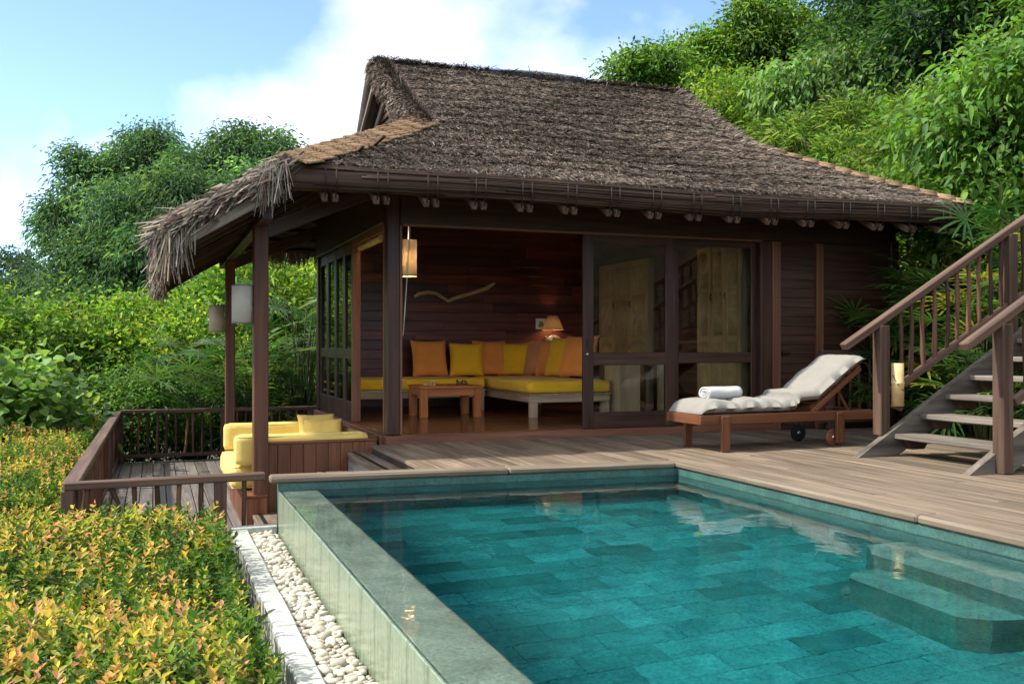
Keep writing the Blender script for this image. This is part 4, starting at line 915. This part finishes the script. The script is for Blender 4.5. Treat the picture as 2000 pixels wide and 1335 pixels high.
tube('cable', [(.425, .85, 2.68), (.425, .85, 1.95)], .005, 'black', pl, 5); tube('added_diffuser', [(.425, .85, 1.715), (.425, .85, 1.72)], .084, 'added_diffuser', pl, 22); tube('bulb_holder', [(.425, .85, 1.98), (.425, .85, 1.92)], .018, 'white', pl, 8)  # disc added under the shade to keep the light's glint off the water
tag(tube('blind_cord', [(.27, .18, 2.14), (.25, .18, 1.8), (.225, .18, 1.4), (.20, .18, 1.05)], .006, 'rope', None, 6), 'white blind cord hanging beside the corner post', 'cord')
tag(tube('rolled_blind', [(.05, .45, 2.05), (.05, 1.0, 2.05), (.05, 1.55, 2.05)], .038, 'bamboo', None, 12), 'rolled bamboo blind under the left lintel', 'blind')
def fill_light(name, loc, w_, r_, parent):
    l = bpy.data.lights.new(name, 'POINT'); l.energy = w_; l.color = (1, .74, .45); l.shadow_soft_size = r_; link(bpy.data.objects.new(name, l), parent, Matrix.Translation(loc))
fill_light('lamp_fill', (3.46, 4.06, 1.25), 1.5, .03, fl); fill_light('lamp_fill', (.425, .85, 1.90), 190, .04, pl)  # warm lights added in the lamps; the pendant's is strong fill for the room
# leaf floating on the pool
lv, lf = leaf_arrays(np.array([[.72, -4.50, PW+.004]]), np.array([[.3, .9, 0.]]), np.array([[0, 0, 1.]]), np.array([.075]), np.array([.05]), .1, 0)
me = mesh_np('fallen_leaf', lv, lf, np.array([[.16, .18, .03]]*2)); tag(add('fallen_leaf', me, 'leaf'), 'single yellow-green leaf floating on the pool water', 'leaf')

# ------------------------------------------------------------------ planting
HC = [(.26, .32, .045), (.46, .40, .07), (.68, .44, .13), (.74, .35, .15), (.72, .32, .22), (.15, .26, .04), (.09, .18, .03), (.58, .46, .10), (.70, .40, .14), (.66, .46, .12)]
def hedge():
    e = tag(empty('hedge', (-4, -4, -1.3)), 'clipped hedge of orange, yellow and green leaves in the left foreground', 'hedge')
    n_ = 34000
    # sprays over a flat clipped top, denser near the viewer
    u = rng.random(n_); y = -7.6+14.6*u**1.9; lf_ = -2.75-.17*(y+9.1); xr0 = np.where(y < -1.95, -1.72, -2.80); ex_ = rng.random(n_); x = np.where(ex_ < .88, xr0+(lf_-xr0)*rng.random(n_), lf_-1.2*rng.random(n_))
    edge = np.where(y < -1.95, -1.72-x, -2.80-x); nz = .07*np.sin(x*2.1+1.3*np.sin(y*1.3))+.06*np.sin(y*2.7+x)+.04*np.sin(x*5.3)*np.sin(y*4.1)
    top = -.23+nz-.22*np.exp(-np.clip(edge, 0, 9)/.10)+.012*(y+2); top = np.where((y < -1.95), top-.10*np.exp(-(y+9.4)/1.5), top)
    dep = rng.random(n_)**2*.34; z = top-dep+np.where(rng.random(n_) < .10, .09*rng.random(n_), 0)
    side = rng.random(n_) < .16; x = np.where(side & (y < -1.95), -1.74-.07*rng.random(n_), x); z = np.where(side, top-rng.random(n_)*.55, z)
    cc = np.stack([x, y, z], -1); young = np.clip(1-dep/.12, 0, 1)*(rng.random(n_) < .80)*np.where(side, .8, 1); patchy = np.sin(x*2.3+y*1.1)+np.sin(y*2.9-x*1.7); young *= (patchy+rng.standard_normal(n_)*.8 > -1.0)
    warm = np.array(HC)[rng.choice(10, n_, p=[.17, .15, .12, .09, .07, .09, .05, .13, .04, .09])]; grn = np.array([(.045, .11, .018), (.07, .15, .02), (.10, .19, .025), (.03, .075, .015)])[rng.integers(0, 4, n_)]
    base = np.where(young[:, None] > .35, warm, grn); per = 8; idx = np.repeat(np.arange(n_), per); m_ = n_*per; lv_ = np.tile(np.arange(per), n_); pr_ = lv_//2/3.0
    az = (rng.random(n_)*6.28)[idx]+lv_*math.pi+(lv_//2)*1.57+.35*rng.standard_normal(m_); el = .05+.95*pr_+.22*rng.standard_normal(m_); big = (.55+.95*rng.random(n_)**1.4)[idx]
    stv = nrm(np.stack([.35*rng.standard_normal(n_), .35*rng.standard_normal(n_), np.ones(n_)], -1)+np.where(side, 1, 0)[:, None]*np.array([.5, 0, 0]))[idx]
    P = cc[idx]+stv*(.068*pr_*big)[:, None]; D = np.stack([np.cos(az)*np.cos(el), np.sin(az)*np.cos(el), np.sin(el)], -1)+stv*.25; D = np.where(side[idx][:, None], D+np.array([.2, 0, 0]), D); Nn = np.array([0, 0, 1.])+rng.standard_normal((m_, 3))*.3-nrm(D)*.3+stv*.4
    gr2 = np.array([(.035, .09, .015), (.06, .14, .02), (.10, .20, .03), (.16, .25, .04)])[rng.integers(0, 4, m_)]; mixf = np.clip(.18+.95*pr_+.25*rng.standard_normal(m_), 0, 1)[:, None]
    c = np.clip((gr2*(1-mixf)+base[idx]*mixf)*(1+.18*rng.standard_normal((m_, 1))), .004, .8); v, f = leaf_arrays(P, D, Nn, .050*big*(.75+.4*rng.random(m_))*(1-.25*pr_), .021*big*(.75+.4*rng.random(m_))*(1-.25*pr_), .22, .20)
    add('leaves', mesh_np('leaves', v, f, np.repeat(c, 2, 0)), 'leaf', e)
    lst = []
    for i in range(160):
        yy = random.uniform(-7, -2.1); xx = -1.68-random.random()*1.6; lst.append(([(xx, yy, -1.3), (xx+.05, yy, -.8), (xx+random.uniform(-.1, .1), yy, -.32)], [.012, .009, .004]))
    tubes('stems', lst, 'bark', e, 5)
    # dark inner twig mass so that no ground shows through
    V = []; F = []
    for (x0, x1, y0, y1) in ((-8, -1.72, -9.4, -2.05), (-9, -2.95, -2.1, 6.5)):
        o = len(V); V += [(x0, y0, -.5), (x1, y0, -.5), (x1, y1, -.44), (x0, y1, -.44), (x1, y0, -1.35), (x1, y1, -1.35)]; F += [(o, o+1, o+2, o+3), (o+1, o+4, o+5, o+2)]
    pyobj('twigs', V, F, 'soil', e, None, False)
hedge()
YG = [(.17, .30, .035), (.25, .38, .045), (.11, .23, .03), (.07, .165, .025), (.33, .42, .06)]
MG = [(.065, .15, .028), (.10, .21, .035), (.04, .105, .022), (.14, .25, .04)]
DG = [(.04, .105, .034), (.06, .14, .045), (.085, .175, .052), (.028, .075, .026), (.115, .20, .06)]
# large tree behind the terrace
bt = [(-4.06, 25.75, 6.0, 1.3), (-2.29, 25.09, 6.9, 1.2), (-3.1, 25.4, 6.6, 1.0), (-.9, 23.6, 6.4, 1.1), (.2, 23.3, 6.9, 1.0), (1.3, 22.7, 6.6, 1.2), (2.4, 22.6, 6.1, 1.2), (-4.75, 25.1, 4.6, 1.1), (-5.2, 24.9, 5.2, .5), (-3.0, 23.2, 4.9, 1.4), (-1.4, 21.5, 5.2, 1.2), (-.4, 21.2, 4.2, 1.2), (.6, 20.9, 5.3, 1.2), (-4.2, 23.7, 3.3, 1.2), (-3.4, 22.8, 3.2, 1.1), (-2.1, 21.6, 3.6, 1.2), (-4.4, 23.9, 1.9, 1.2), (-3.3, 22.0, 1.6, 1.5), (-.9, 21.0, 2.7, 1.4), (2.4, 22.0, 4.6, 1.4), (1.3, 21, 3.2, 1.5), (-2.6, 25.3, 7.75, .55), (-1.9, 25, 7.8, .5), (.5, 23.2, 7.6, .6), (1.6, 22.8, 7.6, .5), (-4.6, 25.5, 7.0, .5), (-2.0, 23.5, 3.5, 2.2)]
B0 = (-1.6, 23.2, -1.9)
plant('dark_tree', 'tall dark green tree rising behind the terrace on the left', 'tree', B0, [((a-B0[0], b_-B0[1], c-B0[2]), (r_, r_, r_*.95)) for a, b_, c, r_ in bt], 6400, 14, .19, .052, [(.06, .14, .065), (.085, .18, .08), (.115, .22, .09), (.04, .10, .05), (.14, .25, .09)], trunk=.32, spread=.22, droop=.45, updir=-.35, shell=.45)
B0 = (-8, 37, -2.3); plant('distant_tree', 'hazy distant tree at the left edge behind the dark tree', 'tree', B0, [((-.5, 1, 5.9), (2.2, 2.2, 1.5)), ((1.4, -3, 4.6), (2, 2, 1.6)), ((-2, 0, 4.4), (2.4, 2, 2)), ((.5, 0, 2.8), (3, 2, 2))], 1500, 12, .24, .09, [(.05, .10, .05), (.07, .13, .06), (.035, .075, .04)], trunk=.25)
# shrubs beyond the railing
def shrub(name, label, x, y, top, r_, cols, ncl, per, Ln, Wd, group='shrubs beyond the terrace', z0=None, **kw):
    z0 = float(gz(np.array(x), np.array(y))) if z0 is None else z0; h = top-z0; lm = []
    for i in range(5): a = i*1.26+random.random(); lm.append(((math.cos(a)*r_*.55, math.sin(a)*r_*.55, h*random.uniform(.45, .72)), (r_*.62, r_*.62, h*.34)))
    lm += [((0, 0, h*.76), (r_*.6, r_*.6, h*.26)), ((0, 0, h*.35), (r_*.9, r_*.9, h*.36))]
    return plant(name, label, 'shrub', (x, y, z0), lm, ncl, per, Ln, Wd, cols, group, trunk=.05, **kw)
shrub('leafy_shrub', 'leafy climbing shrub at the far left edge above the hedge', -4.7, 8.2, 1.75, 1.15, MG+YG[:2], 700, 12, .13, .06)
shrub('leafy_shrub', 'bright green shrub below the dark tree, second from the left', -3.5, 8.9, 1.62, 1.0, YG+MG[:1], 700, 12, .13, .055)
shrub('vine_shrub', 'yellow-green vine covered shrub below the thatch corner', -2.3, 9.6, 1.75, 1.1, YG, 800, 12, .14, .06)
shrub('vine_shrub', 'yellow-green shrub seen left of the rear lantern', -1.5, 8.8, 1.55, 1.0, YG, 750, 12, .12, .055)
shrub('tall_shrub', 'tall sunny shrub seen between the two terrace posts', -.6, 10.6, 2.75, 1.3, YG+MG[:1], 900, 12, .15, .06)
shrub('tall_shrub', 'tall sunny shrub seen between near post and folding doors', .9, 11.0, 2.8, 1.4, YG+MG[:1], 900, 12, .15, .06)
shrub('tall_shrub', 'sunny shrub behind the folding doors', 2.8, 11.4, 2.9, 1.4, YG, 600, 12, .15, .06)
shrub('big_leaf_shrub', 'shrub with big round pale leaves behind the hedge at left', -3.75, 5.4, .72, .85, [(.14, .25, .06), (.20, .31, .09), (.09, .19, .04)], 300, 7, .17, .15, upn=1.5, updir=.1, hi=True)
shrub('small_leaf_shrub', 'fine leaved green shrub just behind the terrace corner', -2.35, 7.0, .62, .75, MG, 800, 12, .07, .035)
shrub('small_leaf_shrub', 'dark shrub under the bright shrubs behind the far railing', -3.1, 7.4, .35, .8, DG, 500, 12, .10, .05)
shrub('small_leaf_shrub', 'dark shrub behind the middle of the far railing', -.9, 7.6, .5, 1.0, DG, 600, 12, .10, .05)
# fan palms
def fan_palm(name, label, loc, nst, h, fanr, cols, group, spread=.5, nb=11, seed=0, face=None):
    e = tag(empty(name, loc), label, 'palm', group); rs = np.random.default_rng(seed); P, D, Nn, Ln, Wd, C = [], [], [], [], [], []; st_ = []
    for i in range(nst):
        a = rs.uniform(0, 6.28); rr = rs.uniform(.1, 1)*spread; top = Vector(loc)+Vector((math.cos(a)*rr*.5, math.sin(a)*rr*.5, h*rs.uniform(.25, 1.0))); out = Vector((math.cos(a), math.sin(a), rs.uniform(-.05, .9))).normalized()
        c0 = top+out*rs.uniform(.22, .5)*spread*1.1; st_.append(([Vector(loc)+Vector((math.cos(a)*.08, math.sin(a)*.08, 0)), top*.6+Vector(loc)*.4+Vector((0, 0, .1*h)), top, c0], [.012, .010, .007, .004]))
        nv = (Vector((0, 0, 1))-out*out.z+Vector(rs.uniform(-.5, .5, 3))).normalized(); sd = out.cross(nv).normalized(); cl = cols[rs.integers(0, len(cols))]
        for j in range(nb):
            t_ = (j/(nb-1)-.5)*R(205); d = out*math.cos(t_)+sd*math.sin(t_); f_ = rs.uniform(.8, 1.15)*fanr*(1-.12*abs(t_))
            P.append(c0); D.append(d+nv*.12); Nn.append(nv); Ln.append(f_); Wd.append(.026*fanr/.4); C.append([q*rs.uniform(.75, 1.3) for q in cl])
    v, f, nf = leaf_hi(np.array(P, float), np.array(D, float), np.array(Nn, float), np.array(Ln), np.array(Wd), .3, .26, ((.1, .5), (.4, 1), (.75, .9), (.95, .5)))
    # slim parallel-sided blades
    add('fronds', mesh_np('fronds', v, f, np.repeat(np.array(C), nf, 0)), 'leaf', e); tubes('stems', st_, 'stem', e, 5)
    return e
PG = [(.05, .115, .03), (.08, .16, .04), (.03, .08, .025), (.12, .20, .05)]
fan_palm('fan_palm', 'fan palm behind the far railing left of the rear post', (-1.55, 6.7, -1.3), 60, 2.1, .48, PG, 'fan palms behind the terrace', .95, seed=1)
fan_palm('fan_palm', 'fan palm behind the far railing between the posts', (-.75, 6.6, -1.3), 60, 2.2, .48, PG, 'fan palms behind the terrace', .8, seed=2)
fan_palm('fan_palm', 'tall fan palm left of the folding doors', (.2, 7.2, -1.3), 80, 2.9, .52, PG, 'fan palms behind the terrace', 1.0, seed=3)
fan_palm('fan_palm', 'fan palm partly hidden by the folding doors', (1.2, 7.6, -1.3), 60, 2.6, .52, PG, 'fan palms behind the terrace', .9, seed=4)
SG = 'fan palms beside the stairs'; PY = PG+[(.30, .28, .05)]
fan_palm('fan_palm', 'fan palm against the dark wall above the lounger back', (5.72, -.32, -.1), 34, 1.45, .42, PG, SG, .42, seed=5)
fan_palm('fan_palm', 'fan palm rising behind the middle of the stair railing', (6.15, -.75, -.1), 80, 1.9, .44, PY, SG, .6, seed=6)
fan_palm('fan_palm', 'fan palm with yellowing blades under the upper stair railing', (6.0, -1.45, -.1), 90, 1.75, .44, PY, SG, .65, seed=7)
fan_palm('fan_palm', 'fan palm behind the upper stair post at the right edge', (6.5, -1.6, .0), 90, 2.2, .46, PY, SG, .75, seed=8)
fan_palm('fan_palm', 'low fan palm seen between the stair treads', (5.75, -1.75, -.1), 60, .95, .40, PG, SG, .6, seed=9)
fan_palm('fan_palm', 'fan palm on the slope right of the eave corner', (6.75, -.6, .2), 90, 2.0, .46, PY, SG, .7, seed=10)
# hillside
DK = [(.022, .06, .02), (.035, .085, .028), (.05, .11, .03), (.015, .042, .015)]
HG = 'trees and shrubs on the hillside'
def hill(name, label, x, y, top, r_, cols, ncl, per, Ln, Wd, cat='tree', rz=None, **kw):
    z0 = float(gz(np.array(x), np.array(y))); h = top-z0; rz = rz or r_*.85; lm = []
    k = 11
    for i in range(k): a = i*6.28/k*2.6+random.random()*.8; q = random.uniform(.35, .85); g_ = random.uniform(.28, .5); lm.append(((math.cos(a)*r_*q, math.sin(a)*r_*q, h-rz*random.uniform(.45, 1.6)), (r_*g_, r_*g_, rz*g_)))
    lm += [((0, 0, h-rz*.55), (r_*.55, r_*.55, rz*.55)), ((0, 0, h-rz*1.5), (r_*.8, r_*.8, rz*.8))]
    o = plant(name, label, cat, (x, y, z0), lm, ncl, per, Ln, Wd, cols, HG, trunk=.12, **kw); return o
hill('round_tree', 'small tree just above the right half of the roof ridge', 9.5, 12.2, 8.3, 1.0, MG+YG[:1], 800, 13, .15, .065)
hill('round_tree', 'bright green tree standing against the sky right of the ridge', 13.0, 14.0, 9.9, 1.5, MG+YG[1:3], 1200, 13, .17, .07)
hill('round_tree', 'taller bright green tree at the top of the hillside', 14.4, 13.5, 10.7, 1.35, MG+YG[1:3], 1200, 13, .17, .07)
hill('yellow_shrub', 'yellow-green shrub behind the right roof hip', 8.8, 7.1, 6.3, 1.2, YG, 1100, 13, .105, .045, 'shrub')
hill('yellow_shrub', 'green shrub in front of the hillside trees by the right hip', 9.3, 6.0, 5.7, 1.3, YG[:3]+MG, 1100, 13, .105, .04, 'shrub')
hill('dark_hill_tree', 'dark creeper covered tree at the top right', 13.2, 7.5, 9.6, 1.8, MG+DK, 1900, 13, .15, .065, shell=.7)
hill('dark_hill_tree', 'dark leafy tree at the top edge left of the corner', 12.2, 6.0, 8.9, 2.0, DK+MG[:1], 1900, 13, .16, .055, shell=.7)
hill('dark_hill_tree', 'dark long-leaved tree filling the top right corner', 11.6, 3.6, 8.2, 2.0, DK+MG[:1], 1700, 12, .22, .055, shell=.7)
hill('dark_hill_tree', 'long-leaved tree at the right edge below the corner', 11.0, 1.6, 6.6, 1.7, MG, 1300, 12, .20, .055, shell=.7)
hill('creeper', 'pale leaved creeper hanging down the hillside', 9.7, 5.0, 6.3, 1.35, [(.12, .22, .06), (.17, .27, .08), (.07, .15, .03)], 1300, 9, .13, .085, 'shrub', droop=.5, updir=-.5)
FB = [(.18, .30, .06), (.25, .37, .08), (.12, .23, .04), (.30, .40, .12)]
for i, (x, y, tp, r_, lab) in enumerate(((9.0, 3.9, 5.1, 1.35, 'feathery light green bush in the middle of the hillside'), (9.2, 2.5, 4.9, 1.3, 'feathery light green bush nearer the right edge'), (8.5, 5.2, 5.0, 1.2, 'feathery bush directly above the right hip cap'), (8.3, 2.9, 3.9, 1.2, 'feathery bush low behind the right eave'), (8.0, 1.5, 3.5, 1.1, 'feathery bush beside the right eave corner'))):
    hill('feathery_bush', lab, x, y, tp, r_, FB, 1300, 16, .19, .013, 'shrub', spread=.11, droop=.4, updir=.4)
hill('large_leaf_shrub', 'large leaved shrub hanging in at the right edge of the picture', 7.6, -.35, 4.6, 1.15, [(.10, .21, .03), (.15, .27, .05), (.06, .14, .025)], 950, 8, .125, .062, 'shrub', rz=.9, droop=.5, updir=-.3, hi=True)
hill('large_leaf_shrub', 'glossy shrub beside the right roof corner', 7.05, -.5, 3.0, .7, [(.10, .21, .03), (.17, .29, .05), (.06, .14, .025)], 420, 8, .12, .06, 'shrub', rz=.5, droop=.5, updir=-.3, hi=True)
hill('hill_shrub', 'dark undergrowth on the lower slope behind the villa', 7.6, 4.5, 3.2, 1.4, DG, 600, 12, .16, .07, 'shrub')
hill('hill_shrub', 'undergrowth behind the top of the stairs', 8.0, -1.8, 3.0, 1.3, MG, 600, 10, .20, .08, 'shrub')
